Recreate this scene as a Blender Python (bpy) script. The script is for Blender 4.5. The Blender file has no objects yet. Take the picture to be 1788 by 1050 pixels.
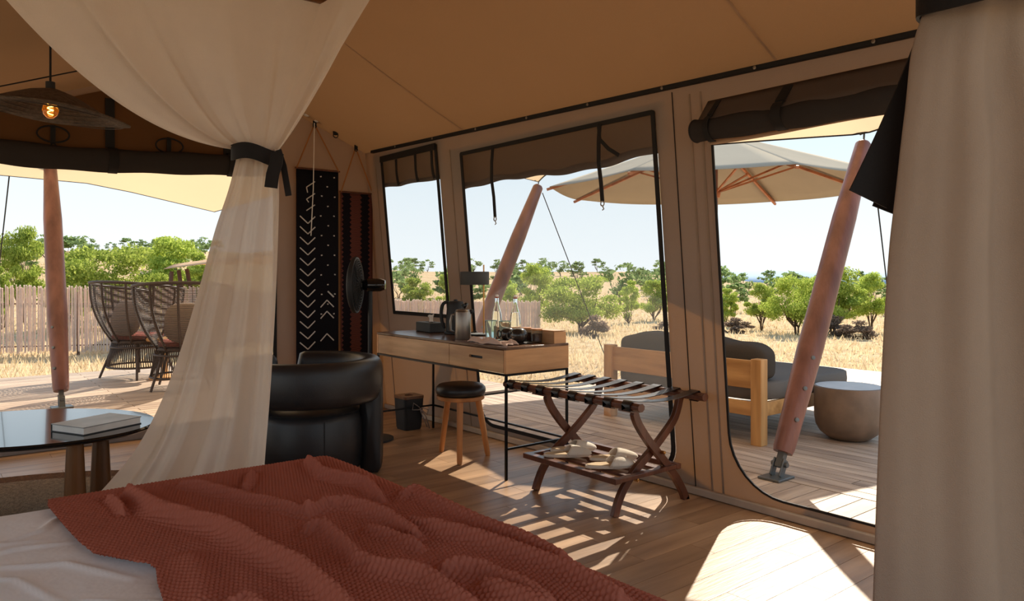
import bpy, math, random
import numpy as np
from mathutils import Vector, Matrix
from mathutils.geometry import tessellate_polygon
random.seed(7); rng = np.random.default_rng(7)
PI = math.pi
S = bpy.context.scene
C = S.collection

# ------------------------------------------------------------------ camera, sky, sun, exposure
FPX, HCAM, YAW = 1300.0, 1.2, math.radians(39)
cd = bpy.data.cameras.new('camera'); cam = bpy.data.objects.new('camera', cd); C.objects.link(cam)
cam.location = (0, 0, HCAM); cam.rotation_euler = (PI / 2, 0, -YAW)
cd.sensor_width = 36; cd.sensor_fit = 'HORIZONTAL'; cd.lens = 36 * FPX / 1788
cd.shift_y = -45 / 1788; cd.clip_start = 0.05; cd.clip_end = 8000
S.camera = cam
S.view_settings.view_transform = 'Standard'; S.view_settings.look = 'None'
S.view_settings.gamma = 1.0; S.view_settings.use_curve_mapping = False
S.view_settings.exposure = 0.62

W = bpy.data.worlds.new('sky'); S.world = W; W.use_nodes = True
nt = W.node_tree; nt.nodes.clear()
wo = nt.nodes.new('ShaderNodeOutputWorld'); bg = nt.nodes.new('ShaderNodeBackground')
tc = nt.nodes.new('ShaderNodeTexCoord'); sx = nt.nodes.new('ShaderNodeSeparateXYZ'); cr = nt.nodes.new('ShaderNodeValToRGB')
nt.links.new(tc.outputs['Generated'], sx.inputs[0]); nt.links.new(sx.outputs['Z'], cr.inputs[0])
nt.links.new(cr.outputs[0], bg.inputs[0]); nt.links.new(bg.outputs[0], wo.inputs[0])
els = cr.color_ramp.elements
els[0].position = 0.0; els[0].color = (0.86, 0.92, 0.95, 1)
els[1].position = 1.0; els[1].color = (0.30, 0.50, 0.80, 1)
for p, c in ((0.06, (0.80, 0.88, 0.92, 1)), (0.2, (0.66, 0.79, 0.88, 1)), (0.45, (0.50, 0.68, 0.86, 1))):
    e = els.new(p); e.color = c
bg.inputs[1].default_value = 0.80

SUN_AZ = Vector((0.88, 0.475, 0)).normalized(); SUN_EL = math.radians(38)
sd = bpy.data.lights.new('sun', 'SUN'); so = bpy.data.objects.new('sun', sd); C.objects.link(so)
dirv = -(SUN_AZ * math.cos(SUN_EL) + Vector((0, 0, math.sin(SUN_EL))))
so.rotation_euler = dirv.to_track_quat('-Z', 'Y').to_euler(); so.location = (20, 10, 20)
sd.energy = 5.0; sd.angle = 0.009; sd.color = (1.0, 0.90, 0.74)

# ------------------------------------------------------------------ coordinates
cy, sy = math.cos(YAW), math.sin(YAW)
def room(X, Y): return (cy * X + sy * Y, -sy * X + cy * Y)      # right/forward of the camera -> room axes
def camxy(x, y): return (cy * x - sy * y, sy * x + cy * y)
def at(u, v, Y):                                                 # a point seen at (u, v) at depth Y
    x, y = room((u - 894) / FPX * Y, Y); return Vector((x, y, HCAM - (v - 480) / FPX * Y))

# ------------------------------------------------------------------ materials
MATS = {}
def newmat(name):
    m = bpy.data.materials.new(name); m.use_nodes = True
    n = m.node_tree; n.nodes.clear(); return m, n
def N(n, t, **k):
    x = n.nodes.new(t)
    for a, b in k.items():
        if a in x.inputs: x.inputs[a].default_value = b
        else: setattr(x, a, b)
    return x
def col4(c): return (c[0], c[1], c[2], 1)
def srgb(r, g, b):
    f = lambda c: (c / 255 / 12.92) if c / 255 <= 0.04045 else ((c / 255 + 0.055) / 1.055) ** 2.4
    return (f(r), f(g), f(b))
def mixcol(n, fac, a, b, mode='MIX'):
    x = n.nodes.new('ShaderNodeMix'); x.data_type = 'RGBA'; x.blend_type = mode
    for k, s in ((0, fac), (6, a), (7, b)):
        if hasattr(s, 'is_output'): n.links.new(s, x.inputs[k])
        elif k == 0: x.inputs[0].default_value = s
        else: x.inputs[k].default_value = col4(s)
    return x.outputs[2]
def coords(n, scale=(1, 1, 1), rand=False):
    t = N(n, 'ShaderNodeTexCoord'); mp = N(n, 'ShaderNodeMapping'); mp.inputs['Scale'].default_value = scale
    n.links.new(t.outputs['Object'], mp.inputs[0])
    if rand:
        oi = N(n, 'ShaderNodeObjectInfo'); mu = N(n, 'ShaderNodeMath', operation='MULTIPLY'); mu.inputs[1].default_value = 37.0
        n.links.new(oi.outputs['Random'], mu.inputs[0]); cb = N(n, 'ShaderNodeCombineXYZ')
        for i in range(3): n.links.new(mu.outputs[0], cb.inputs[i])
        n.links.new(cb.outputs[0], mp.inputs['Location'])
    return mp.outputs[0]
def finish(m, n, sh): o = N(n, 'ShaderNodeOutputMaterial'); n.links.new(sh, o.inputs[0]); return m
def pbr(name, c, rough=0.6, metal=0.0, var=0.12, nscale=8, bump=0.0, bscale=60, spec=0.5, coat=0.0, sheen=0.0, trans=0.0, ior=1.45, alpha=1.0, stretch=(1, 1, 1), rand=0.0, c2=None):
    if name in MATS: return MATS[name]
    m, n = newmat(name); p = N(n, 'ShaderNodeBsdfPrincipled', Roughness=rough, Metallic=metal)
    p.inputs['Specular IOR Level'].default_value = spec; p.inputs['Coat Weight'].default_value = coat
    p.inputs['Sheen Weight'].default_value = sheen; p.inputs['Transmission Weight'].default_value = trans
    p.inputs['IOR'].default_value = ior
    vec = coords(n, stretch, rand > 0)
    nz = N(n, 'ShaderNodeTexNoise', Scale=nscale, Detail=5.0); n.links.new(vec, nz.inputs['Vector'])
    rp = N(n, 'ShaderNodeMapRange'); rp.inputs[1].default_value = 0.3; rp.inputs[2].default_value = 0.7
    n.links.new(nz.outputs[0], rp.inputs[0])
    d = tuple(x * (1 - var) for x in c); b = c2 or tuple(min(1, x * (1 + var)) for x in c)
    out = mixcol(n, rp.outputs[0], d, b)
    if rand > 0:
        oi = N(n, 'ShaderNodeObjectInfo'); r2 = N(n, 'ShaderNodeMapRange'); r2.inputs[3].default_value = 1 - rand; r2.inputs[4].default_value = 1 + rand
        n.links.new(oi.outputs['Random'], r2.inputs[0])
        hs = N(n, 'ShaderNodeHueSaturation'); n.links.new(out, hs.inputs['Color']); n.links.new(r2.outputs[0], hs.inputs['Value']); out = hs.outputs[0]
    n.links.new(out, p.inputs['Base Color'])
    if bump:
        bz = N(n, 'ShaderNodeTexNoise', Scale=bscale, Detail=4.0); n.links.new(vec, bz.inputs['Vector'])
        bp = N(n, 'ShaderNodeBump', Strength=bump, Distance=0.01); n.links.new(bz.outputs[0], bp.inputs['Height']); n.links.new(bp.outputs[0], p.inputs['Normal'])
    MATS[name] = finish(m, n, p.outputs[0]); return MATS[name]
def wood(name, c, c2, axis='y', rough=0.45, scale=9, rand=0.0, bump=0.15):
    st = {'x': (0.12, 1, 1), 'y': (1, 0.12, 1), 'z': (1, 1, 0.12)}[axis]
    return pbr(name, c, rough=rough, var=0.25, nscale=scale, c2=c2, stretch=tuple(s * 1.6 for s in st), bump=bump, bscale=45, rand=rand)
def cloth(name, c, transl=0.35, transp=0.0, rough=0.9, weave=420, bump=0.25, var=0.08, tc_=None, nscale=3):
    if name in MATS: return MATS[name]
    m, n = newmat(name); vec = coords(n)
    nz = N(n, 'ShaderNodeTexNoise', Scale=nscale, Detail=4.0); n.links.new(vec, nz.inputs['Vector'])
    colr = mixcol(n, nz.outputs[0], tuple(x * (1 - var) for x in c), tuple(min(1, x * (1 + var)) for x in c))
    bz = N(n, 'ShaderNodeTexNoise', Scale=weave, Detail=2.0); n.links.new(vec, bz.inputs['Vector'])
    bp = N(n, 'ShaderNodeBump', Strength=bump, Distance=0.004); n.links.new(bz.outputs[0], bp.inputs['Height'])
    d = N(n, 'ShaderNodeBsdfDiffuse'); t = N(n, 'ShaderNodeBsdfTranslucent')
    n.links.new(colr, d.inputs[0]); n.links.new(bp.outputs[0], d.inputs['Normal']); n.links.new(bp.outputs[0], t.inputs['Normal'])
    if tc_: t.inputs[0].default_value = col4(tc_)
    else: n.links.new(colr, t.inputs[0])
    mx = N(n, 'ShaderNodeMixShader'); mx.inputs[0].default_value = transl
    n.links.new(d.outputs[0], mx.inputs[1]); n.links.new(t.outputs[0], mx.inputs[2]); out = mx.outputs[0]
    if transp:
        tp = N(n, 'ShaderNodeBsdfTransparent'); m2 = N(n, 'ShaderNodeMixShader'); m2.inputs[0].default_value = transp
        n.links.new(out, m2.inputs[1]); n.links.new(tp.outputs[0], m2.inputs[2]); out = m2.outputs[0]
    MATS[name] = finish(m, n, out); return MATS[name]

M_canvas = cloth('tan_canvas', srgb(212, 182, 152), transl=0.20, tc_=(0.80, 0.42, 0.18), weave=300)
M_wallc = cloth('wall_canvas', srgb(150, 141, 134), transl=0.045, tc_=(0.85, 0.34, 0.08), weave=300)
M_ceil = cloth('ceiling_canvas', srgb(158, 128, 102), transl=0.11, tc_=srgb(208, 168, 130), weave=300, var=0.04)
M_fly = cloth('fly_canvas', srgb(224, 202, 172), transl=0.5, tc_=srgb(240, 206, 162), weave=200, var=0.04)
M_gable = cloth('brown_gable_cloth', srgb(112, 80, 52), transl=0.12, weave=300)
M_flap = cloth('taupe_flap_canvas', srgb(96, 84, 76), transl=0.08, tc_=srgb(170, 132, 100), weave=300)
M_roll = cloth('charcoal_roll_canvas', srgb(62, 58, 56), transl=0.03, weave=240)
M_black = pbr('black_webbing', srgb(26, 24, 24), rough=0.75, bump=0.1, bscale=300)
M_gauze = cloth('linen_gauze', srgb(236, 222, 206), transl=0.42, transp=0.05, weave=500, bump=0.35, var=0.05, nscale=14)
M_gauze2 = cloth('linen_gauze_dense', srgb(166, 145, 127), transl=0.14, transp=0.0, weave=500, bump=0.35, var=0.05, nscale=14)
M_screen = cloth('insect_mesh', srgb(150, 150, 150), transl=0.5, transp=0.83, var=0.02)
M_floor = wood('oak_floorboard', srgb(158, 122, 90), srgb(190, 152, 116), 'x', rough=0.34, scale=7, rand=0.10, bump=0.08)
M_deck = wood('deck_board', srgb(176, 150, 130), srgb(208, 184, 160), 'y', rough=0.6, scale=9, rand=0.12, bump=0.3)
M_deckx = wood('deck_board_cross', srgb(176, 150, 130), srgb(208, 184, 160), 'x', rough=0.6, scale=9, rand=0.12, bump=0.3)
M_under = pbr('dark_subfloor', srgb(40, 30, 24), rough=0.9)
M_oak = wood('oak_desk', srgb(206, 156, 110), srgb(232, 188, 138), 'y', rough=0.42, scale=8)
M_oakx = wood('oak_desk_end', srgb(212, 152, 100), srgb(230, 174, 120), 'x', rough=0.42, scale=8)
M_desktop = wood('brown_desk_top', srgb(96, 66, 48), srgb(126, 90, 66), 'y', rough=0.22, scale=8)
M_teak = wood('teak', srgb(196, 140, 80), srgb(222, 170, 108), 'y', rough=0.5, scale=8)
M_teakz = wood('teak_upright', srgb(196, 140, 80), srgb(222, 170, 108), 'z', rough=0.5, scale=8)
M_stool = wood('stool_oak', srgb(190, 122, 66), srgb(214, 148, 88), 'z', rough=0.4, scale=9)
M_darkwood = wood('walnut_rack', srgb(84, 48, 34), srgb(116, 70, 50), 'z', rough=0.3, scale=9)
M_mast = wood('red_brown_mast', srgb(116, 74, 64), srgb(142, 96, 84), 'z', rough=0.38, scale=6, bump=0.2)
M_tleg = wood('walnut_table_leg', srgb(92, 58, 32), srgb(128, 84, 48), 'z', rough=0.3, scale=7)
M_leather = pbr('black_leather', srgb(36, 35, 37), rough=0.36, bump=0.12, bscale=260, var=0.2, spec=0.6)
M_tie = pbr('brown_black_leather', srgb(28, 23, 21), rough=0.62, spec=0.25, bump=0.1, bscale=200)
M_metal = pbr('black_steel', srgb(30, 29, 29), rough=0.35, metal=0.6)
M_blackgloss = pbr('black_gloss', srgb(20, 20, 22), rough=0.12, coat=0.4)
M_blackmatte = pbr('black_matte', srgb(38, 39, 41), rough=0.55)
M_grey = pbr('slate_grey', srgb(66, 68, 68), rough=0.6)
M_steel = pbr('brushed_steel', srgb(150, 142, 134), rough=0.36, metal=0.9, stretch=(1, 1, 0.05), nscale=60)
M_brass = pbr('brass', srgb(190, 140, 80), rough=0.3, metal=0.9)
M_white = pbr('white_paper', srgb(236, 232, 226), rough=0.8)
M_duvet = pbr('white_duvet', srgb(244, 240, 238), rough=0.9, bump=0.9, bscale=9, var=0.03, sheen=0.2)
M_cream = cloth('cream_towelling', srgb(232, 220, 204), transl=0.05, weave=200, bump=0.6)
M_creamin = cloth('tan_towelling', srgb(210, 186, 156), transl=0.05, weave=200, bump=0.6)
M_napkin = cloth('pink_linen', srgb(226, 200, 186), transl=0.1, weave=300, bump=0.6)
M_glass = pbr('clear_glass', (0.95, 0.98, 0.97), rough=0.02, trans=1.0, var=0.0, ior=1.3)
M_water = pbr('water', (0.96, 0.99, 1.0), rough=0.0, trans=1.0, var=0.0, ior=1.33)
M_teal = pbr('teal_glass', srgb(230, 244, 242), rough=0.03, trans=0.95, var=0.0, ior=1.3)
M_ceram = pbr('dark_ceramic', srgb(44, 38, 36), rough=0.2, coat=0.3)
M_jarfill = pbr('brown_jar_fill', srgb(92, 58, 44), rough=0.6, bump=0.5, bscale=120)
M_concrete = pbr('bronze_concrete', srgb(128, 106, 88), rough=0.42, var=0.28, nscale=5, bump=0.15, bscale=30)
M_cushion = cloth('charcoal_outdoor_fabric', srgb(84, 78, 72), transl=0.02, weave=260, bump=0.5)
M_cushsun = cloth('sunlit_outdoor_fabric', srgb(118, 112, 106), transl=0.02, weave=260, bump=0.5)  # lighter copy of the charcoal cloth, sunlight on the seat put into its colour
M_umb = cloth('taupe_parasol_cloth', srgb(178, 167, 150), transl=0.06, weave=220)
M_rib = wood('parasol_rib_wood', srgb(176, 104, 66), srgb(200, 128, 84), 'x')
M_wick = pbr('dark_wicker', srgb(72, 60, 54), rough=0.6, var=0.25, nscale=60)
M_kilim = pbr('red_kilim', srgb(150, 76, 60), rough=0.9, var=0.45, nscale=40)
M_pill = cloth('beige_pillow', srgb(178, 160, 146), transl=0.03, weave=160, bump=0.5)
M_reed = cloth('dry_reed', srgb(236, 216, 202), transl=0.4, weave=60, bump=.2, var=.12, nscale=22)
M_post = pbr('weathered_post', srgb(92, 70, 58), rough=0.8)
M_rope = pbr('jute_rope', srgb(168, 116, 72), rough=0.9, bump=0.5, bscale=200)
M_galv = pbr('grey_galvanised_steel', srgb(110, 112, 112), rough=0.4, metal=0.7)
M_bulb = pbr('amber_glass', srgb(250, 190, 90), rough=0.05, trans=0.85, var=0.0)
M_bark = pbr('acacia_bark', srgb(96, 78, 62), rough=0.9, bump=0.5)
M_red = pbr('red_rubber', srgb(176, 70, 60), rough=0.5)
M_skirt = cloth('grey_pink_canvas', srgb(150, 134, 128), transl=0.04, weave=300)
M_rug = pbr('jute_rug', srgb(150, 128, 108), rough=0.95, var=0.35, nscale=60, bump=1.0, bscale=140)
M_umbr = pbr('pendant_rattan', srgb(96, 80, 66), rough=0.85, bump=0.8, bscale=120, var=0.35, nscale=50)
M_fil = bpy.data.materials.new('glowing_filament'); M_fil.use_nodes = True
M_fil.node_tree.nodes['Principled BSDF'].inputs['Emission Color'].default_value = (1, .5, .15, 1); M_fil.node_tree.nodes['Principled BSDF'].inputs['Emission Strength'].default_value = 12
def leafmat(name, c, c2):
    m, n = newmat(name); g = N(n, 'ShaderNodeNewGeometry')
    r = mixcol(n, g.outputs['Random Per Island'], c, c2)
    oi = N(n, 'ShaderNodeObjectInfo'); r2 = N(n, 'ShaderNodeMapRange'); r2.inputs[3].default_value = 0.8; r2.inputs[4].default_value = 1.15
    n.links.new(oi.outputs['Random'], r2.inputs[0]); hs = N(n, 'ShaderNodeHueSaturation'); n.links.new(r, hs.inputs['Color']); n.links.new(r2.outputs[0], hs.inputs['Value'])
    d = N(n, 'ShaderNodeBsdfDiffuse'); t = N(n, 'ShaderNodeBsdfTranslucent'); n.links.new(hs.outputs[0], d.inputs[0]); n.links.new(hs.outputs[0], t.inputs[0])
    mx = N(n, 'ShaderNodeMixShader'); mx.inputs[0].default_value = 0.5; n.links.new(d.outputs[0], mx.inputs[1]); n.links.new(t.outputs[0], mx.inputs[2])
    return finish(m, n, mx.outputs[0])
M_leaf = leafmat('acacia_leaf', srgb(138, 158, 64), srgb(202, 212, 108))
M_leafd = leafmat('far_leaf', srgb(112, 136, 84), srgb(150, 168, 112))  # lightened foliage, distance haze painted into the colour
M_dry = leafmat('dry_twig', srgb(120, 100, 88), srgb(160, 140, 122))
M_grass = leafmat('straw_grass', srgb(204, 178, 138), srgb(232, 212, 176))
def groundmat():
    m, n = newmat('savanna_soil'); vec = coords(n)
    a = N(n, 'ShaderNodeTexNoise', Scale=0.12, Detail=6.0); b = N(n, 'ShaderNodeTexNoise', Scale=2.5, Detail=8.0)
    n.links.new(vec, a.inputs[0]); n.links.new(vec, b.inputs[0])
    r = N(n, 'ShaderNodeMapRange'); r.inputs[1].default_value = 0.4; r.inputs[2].default_value = 0.62; n.links.new(a.outputs[0], r.inputs[0])
    c1 = mixcol(n, r.outputs[0], srgb(206, 178, 142), srgb(222, 196, 160))
    r2 = N(n, 'ShaderNodeMapRange'); r2.inputs[1].default_value = 0.35; r2.inputs[2].default_value = 0.7; n.links.new(b.outputs[0], r2.inputs[0])
    c2 = mixcol(n, r2.outputs[0], srgb(184, 156, 120), c1)
    p = N(n, 'ShaderNodeBsdfDiffuse'); n.links.new(c2, p.inputs[0])
    bp = N(n, 'ShaderNodeBump', Strength=0.6, Distance=0.15); n.links.new(b.outputs[0], bp.inputs['Height']); n.links.new(bp.outputs[0], p.inputs['Normal'])
    return finish(m, n, p.outputs[0])
M_ground = groundmat()
M_hill = pbr('hazy_far_hill', srgb(150, 168, 186), rough=1.0, var=0.1, nscale=0.01)  # bluish air haze is painted into the hill colour

# ------------------------------------------------------------------ mesh helpers
class MB:
    def __init__(s): s.v = []; s.f = []
    def add(s, v, f):
        o = len(s.v); s.v += [tuple(p) for p in v]; s.f += [tuple(i + o for i in q) for q in f]; return s
    def box(s, c, d, R=None):
        x, y, z = (k / 2 for k in d)
        vs = [Vector((a * x, b * y, e * z)) for a in (-1, 1) for b in (-1, 1) for e in (-1, 1)]
        if R is not None: vs = [R @ p for p in vs]
        c = Vector(c)
        return s.add([p + c for p in vs], [(0, 1, 3, 2), (4, 6, 7, 5), (0, 4, 5, 1), (2, 3, 7, 6), (0, 2, 6, 4), (1, 5, 7, 3)])
    def bar(s, a, b, w, h, up=(0, 0, 1)):                # rectangular bar from a to b
        a, b = Vector(a), Vector(b); d = (b - a); L = d.length; d.normalize(); up = Vector(up)
        sd_ = d.cross(up).normalized(); u2 = sd_.cross(d)
        R = Matrix((d, sd_, u2)).transposed()
        return s.box((a + b) / 2, (L, w, h), R)
    def tube(s, pts, r, n=8, cap=True, close=False):
        pts = [Vector(p) for p in pts]; m = len(pts); rs = r if isinstance(r, (list, tuple)) else [r] * m
        T = []
        for i in range(m):
            a = pts[(i - 1) % m] if (i or close) else pts[0]; b = pts[(i + 1) % m] if (i < m - 1 or close) else pts[-1]
            t = b - a; T.append(t.normalized() if t.length > 1e-9 else Vector((0, 0, 1)))
        u = T[0].orthogonal().normalized(); vs = []
        for i in range(m):
            u = (u - T[i] * u.dot(T[i])); u = u.normalized() if u.length > 1e-6 else T[i].orthogonal().normalized()
            w = T[i].cross(u)
            for k in range(n):
                a = 2 * PI * k / n; vs.append(pts[i] + (u * math.cos(a) + w * math.sin(a)) * rs[i])
        f = [(i * n + k, i * n + (k + 1) % n, ((i + 1) % m) * n + (k + 1) % n, ((i + 1) % m) * n + k) for i in range(m if close else m - 1) for k in range(n)]
        if cap and not close: f += [tuple(range(n - 1, -1, -1)), tuple((m - 1) * n + k for k in range(n))]
        return s.add(vs, f)
    def ribbon(s, pts, w, th, up=(0, 0, 1)):             # flat strap swept along pts; width direction = tangent x up
        pts = [Vector(p) for p in pts]; m = len(pts); vs = []; up = Vector(up)
        for i in range(m):
            t = (pts[min(i + 1, m - 1)] - pts[max(i - 1, 0)]).normalized(); sd_ = t.cross(up)
            sd_ = sd_.normalized() if sd_.length > 1e-6 else t.orthogonal().normalized(); nn = sd_.cross(t)
            for a, b in ((-1, -1), (1, -1), (1, 1), (-1, 1)): vs.append(pts[i] + sd_ * a * w / 2 + nn * b * th / 2)
        f = [(i * 4 + k, i * 4 + (k + 1) % 4, i * 4 + 4 + (k + 1) % 4, i * 4 + 4 + k) for i in range(m - 1) for k in range(4)]
        f += [(3, 2, 1, 0), tuple((m - 1) * 4 + k for k in range(4))]
        return s.add(vs, f)
    def lathe(s, prof, c=(0, 0, 0), n=32, R=None, sx=1, sy=1):
        vs = []; c = Vector(c)
        for r, z in prof:
            for k in range(n):
                a = 2 * PI * k / n; p = Vector((r * math.cos(a) * sx, r * math.sin(a) * sy, z)); vs.append((R @ p if R is not None else p) + c)
        m = len(prof)
        f = [(i * n + k, i * n + (k + 1) % n, (i + 1) * n + (k + 1) % n, (i + 1) * n + k) for i in range(m - 1) for k in range(n)]
        if prof[0][0] > 1e-6: f.append(tuple(range(n - 1, -1, -1)))
        if prof[-1][0] > 1e-6: f.append(tuple((m - 1) * n + k for k in range(n)))
        return s.add(vs, f)
    def grid(s, fn, nu, nv, closeu=False):
        vs = [fn(i / nu, j / nv) for j in range(nv + 1) for i in range(nu + (0 if closeu else 1))]
        w = nu if closeu else nu + 1
        f = [(j * w + i, j * w + (i + 1) % w, (j + 1) * w + (i + 1) % w, (j + 1) * w + i) for j in range(nv) for i in range(nu)]
        return s.add(vs, f)
    def prism(s, poly, fn, t0, t1):                      # extrude 2D polygon; fn(a, b, t) -> point
        n = len(poly); vs = [fn(a, b, t0) for a, b in poly] + [fn(a, b, t1) for a, b in poly]
        f = [tuple(range(n - 1, -1, -1)), tuple(range(n, 2 * n))] + [(i, (i + 1) % n, n + (i + 1) % n, n + i) for i in range(n)]
        return s.add(vs, f)
    def build(s, name, mat, parent=None, smooth=40, bevel=0, kind=None, label=None, solid=0, subsurf=0, recalc=True):
        org = Vector((0, 0, 0)); p = parent
        while p is not None: org += p.location; p = p.parent
        me = bpy.data.meshes.new(name); me.from_pydata([tuple(Vector(v) - org) for v in s.v] if org.length else s.v, [], s.f)
        if recalc:
            import bmesh
            b = bmesh.new(); b.from_mesh(me); bmesh.ops.remove_doubles(b, verts=b.verts, dist=1e-6); bmesh.ops.recalc_face_normals(b, faces=b.faces); b.to_mesh(me); b.free()
        me.materials.append(mat)
        if smooth:
            for q in me.polygons: q.use_smooth = True
            if smooth < 180: me.set_sharp_from_angle(angle=math.radians(smooth))
        o = bpy.data.objects.new(name, me); C.objects.link(o); o.parent = parent
        if bevel:
            md = o.modifiers.new('b', 'BEVEL'); md.width = bevel; md.segments = 2; md.limit_method = 'ANGLE'
        if subsurf:
            md = o.modifiers.new('s', 'SUBSURF'); md.levels = md.render_levels = subsurf
        if solid:
            md = o.modifiers.new('t', 'SOLIDIFY'); md.thickness = solid; md.offset = 0
        if kind: o['kind'] = kind
        if label: o['label'] = label
        return o
def thing(name, label, cat, loc=(0, 0, 0), group=None):
    o = bpy.data.objects.new(name, None); C.objects.link(o); o.location = loc; o['label'] = label; o['category'] = cat
    if group: o['group'] = group
    return o
def tag(o, label, cat, group=None, kind=None):
    o['label'] = label; o['category'] = cat
    if group: o['group'] = group
    if kind: o['kind'] = kind
    return o
def dup(root, loc, rz=0, label=None, scale=None):
    r = root.copy(); C.objects.link(r); r.location = loc; r.rotation_euler = (0, 0, rz)
    if scale: r.scale = scale
    if label: r['label'] = label
    for ch in list(root.children):
        c = ch.copy(); C.objects.link(c); c.parent = r
        for g in list(ch.children):
            d = g.copy(); C.objects.link(d); d.parent = c
    return r
def struct(o): o['kind'] = 'structure'; return o
def rounded(y0, y1, z0, z1, r, corners='all', n=8):      # rounded rectangle outline in (y, z)
    out = []
    for cy_, cz_, a0, on in ((y1, z1, 0, 1), (y0, z1, 90, 1), (y0, z0, 180, 1), (y1, z0, 270, 1)):
        rr = r if not isinstance(r, (tuple, list)) else r[len(out) and 0]
        px, pz = (cy_ - rr if cy_ == y1 else cy_ + rr), (cz_ - rr if cz_ == z1 else cz_ + rr)
        for k in range(n + 1):
            a = math.radians(a0 + 90 * k / n); out.append((px + rr * math.cos(a), pz + rr * math.sin(a)))
    return out
def rrect(a0, a1, b0, b1, rt, rb, n=8):                  # separate top / bottom corner radii
    out = []
    for ca, cb, a_s, rr in ((a1, b1, 0, rt), (a0, b1, 90, rt), (a0, b0, 180, rb), (a1, b0, 270, rb)):
        px, pz = (ca - rr if ca == a1 else ca + rr), (cb - rr if cb == b1 else cb + rr)
        for k in range(n + 1):
            a = math.radians(a_s + 90 * k / n); out.append((px + rr * math.cos(a), pz + rr * math.sin(a)))
    return out
def sheet(name, outer, holes, fn, mat, parent=None, kind=None):
    loops = [[Vector((a, b, 0)) for a, b in outer]] + [[Vector((a, b, 0)) for a, b in h] for h in holes]
    tris = tessellate_polygon(loops); pts = [p for l in loops for p in l]
    mb = MB(); mb.add([fn(p.x, p.y) for p in pts], [tuple(t) for t in tris])
    return mb.build(name, mat, parent, smooth=0)

# ------------------------------------------------------------------ terrain
def lerp(a, b, t): return a + (b - a) * t
def sst(a, b, x): t = min(1, max(0, (x - a) / (b - a))); return t * t * (3 - 2 * t)
def terrain(x, y):
    X, Y = camxy(x, y); Yc = max(Y, 4.0); a = max(-0.85, min(0.75, X / Yc))
    L = 1 - sst(-0.42, -0.1, a); Rr = sst(0.15, 0.4, a)
    def prof(ks, r):
        for (r0, z0), (r1, z1) in zip(ks, ks[1:]):
            if r <= r1: return lerp(z0, z1, sst(r0, r1, r) * 0.4 + 0.6 * min(1, max(0, (r - r0) / (r1 - r0))))
        return ks[-1][1]
    r = Yc
    left = prof([(0, -.42), (8, -.42), (16, -.5), (30, -.1), (60, 1.9), (150, 6.0), (400, -10), (3000, -60)], r)
    mid = prof([(0, -.42), (8, -.42), (24, -.7), (40, -1.0), (80, -.3), (160, 1.9), (400, -12), (3000, -60)], r)
    rig = prof([(0, -.42), (8, -.42), (20, -.75), (40, -1.2), (80, -1.4), (160, -.9), (400, -14), (3000, -60)], r)
    z = left * L + (1 - L) * (mid * (1 - Rr) + rig * Rr)
    return z + 0.05 * math.sin(x * 0.9 + y * 0.5) * min(1, r / 20)
mb = MB(); na, nr = 120, 90
rad = [3.0 * (3000 / 3.0) ** (j / nr) for j in range(nr + 1)]
def tfn(i, j):
    a = 2 * PI * i; R = rad[int(round(j * nr))]; x, y = R * math.cos(a), R * math.sin(a); return (x, y, terrain(x, y))
mb.grid(tfn, na, nr, closeu=True)
ground = struct(mb.build('ground', M_ground, smooth=180))
mb = MB()
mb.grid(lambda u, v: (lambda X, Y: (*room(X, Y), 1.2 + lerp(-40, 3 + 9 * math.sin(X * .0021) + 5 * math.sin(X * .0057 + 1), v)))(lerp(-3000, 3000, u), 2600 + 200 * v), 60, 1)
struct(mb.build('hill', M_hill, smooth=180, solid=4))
# straw grass
def blades(n, sel, h0, h1, name, mat, w=0.012):
    V = []; F = []; k = 0
    while k < n:
        X, Y = sel(); x, y = room(X, Y)
        if x < 9.4 and -3 < y < 6.0: continue
        if x < 5.2 and y < 10.8: continue
        z = terrain(x, y) - 0.02; h = random.uniform(h0, h1); ww = w * (0.6 + Y / 14); a = random.uniform(0, PI)
        dx, dy = math.cos(a) * ww, math.sin(a) * ww; lx, ly = random.gauss(0, h * .35), random.gauss(0, h * .35)
        o = len(V); V += [(x - dx, y - dy, z), (x + dx, y + dy, z), (x + lx, y + ly, z + h)]; F.append((o, o + 1, o + 2)); k += 1
    me = bpy.data.meshes.new(name); me.from_pydata(V, [], F); me.materials.append(mat)
    o = bpy.data.objects.new(name, me); C.objects.link(o); return o
def selg():
    Y = 6.5 + 60 * random.random() ** 1.9; return random.uniform(-0.75, 0.62) * Y, Y
g = blades(55000, selg, 0.05, 0.22, 'grass', M_grass); tag(g, 'dry straw coloured savanna grass beyond the decks', 'grass', kind='stuff')

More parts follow.
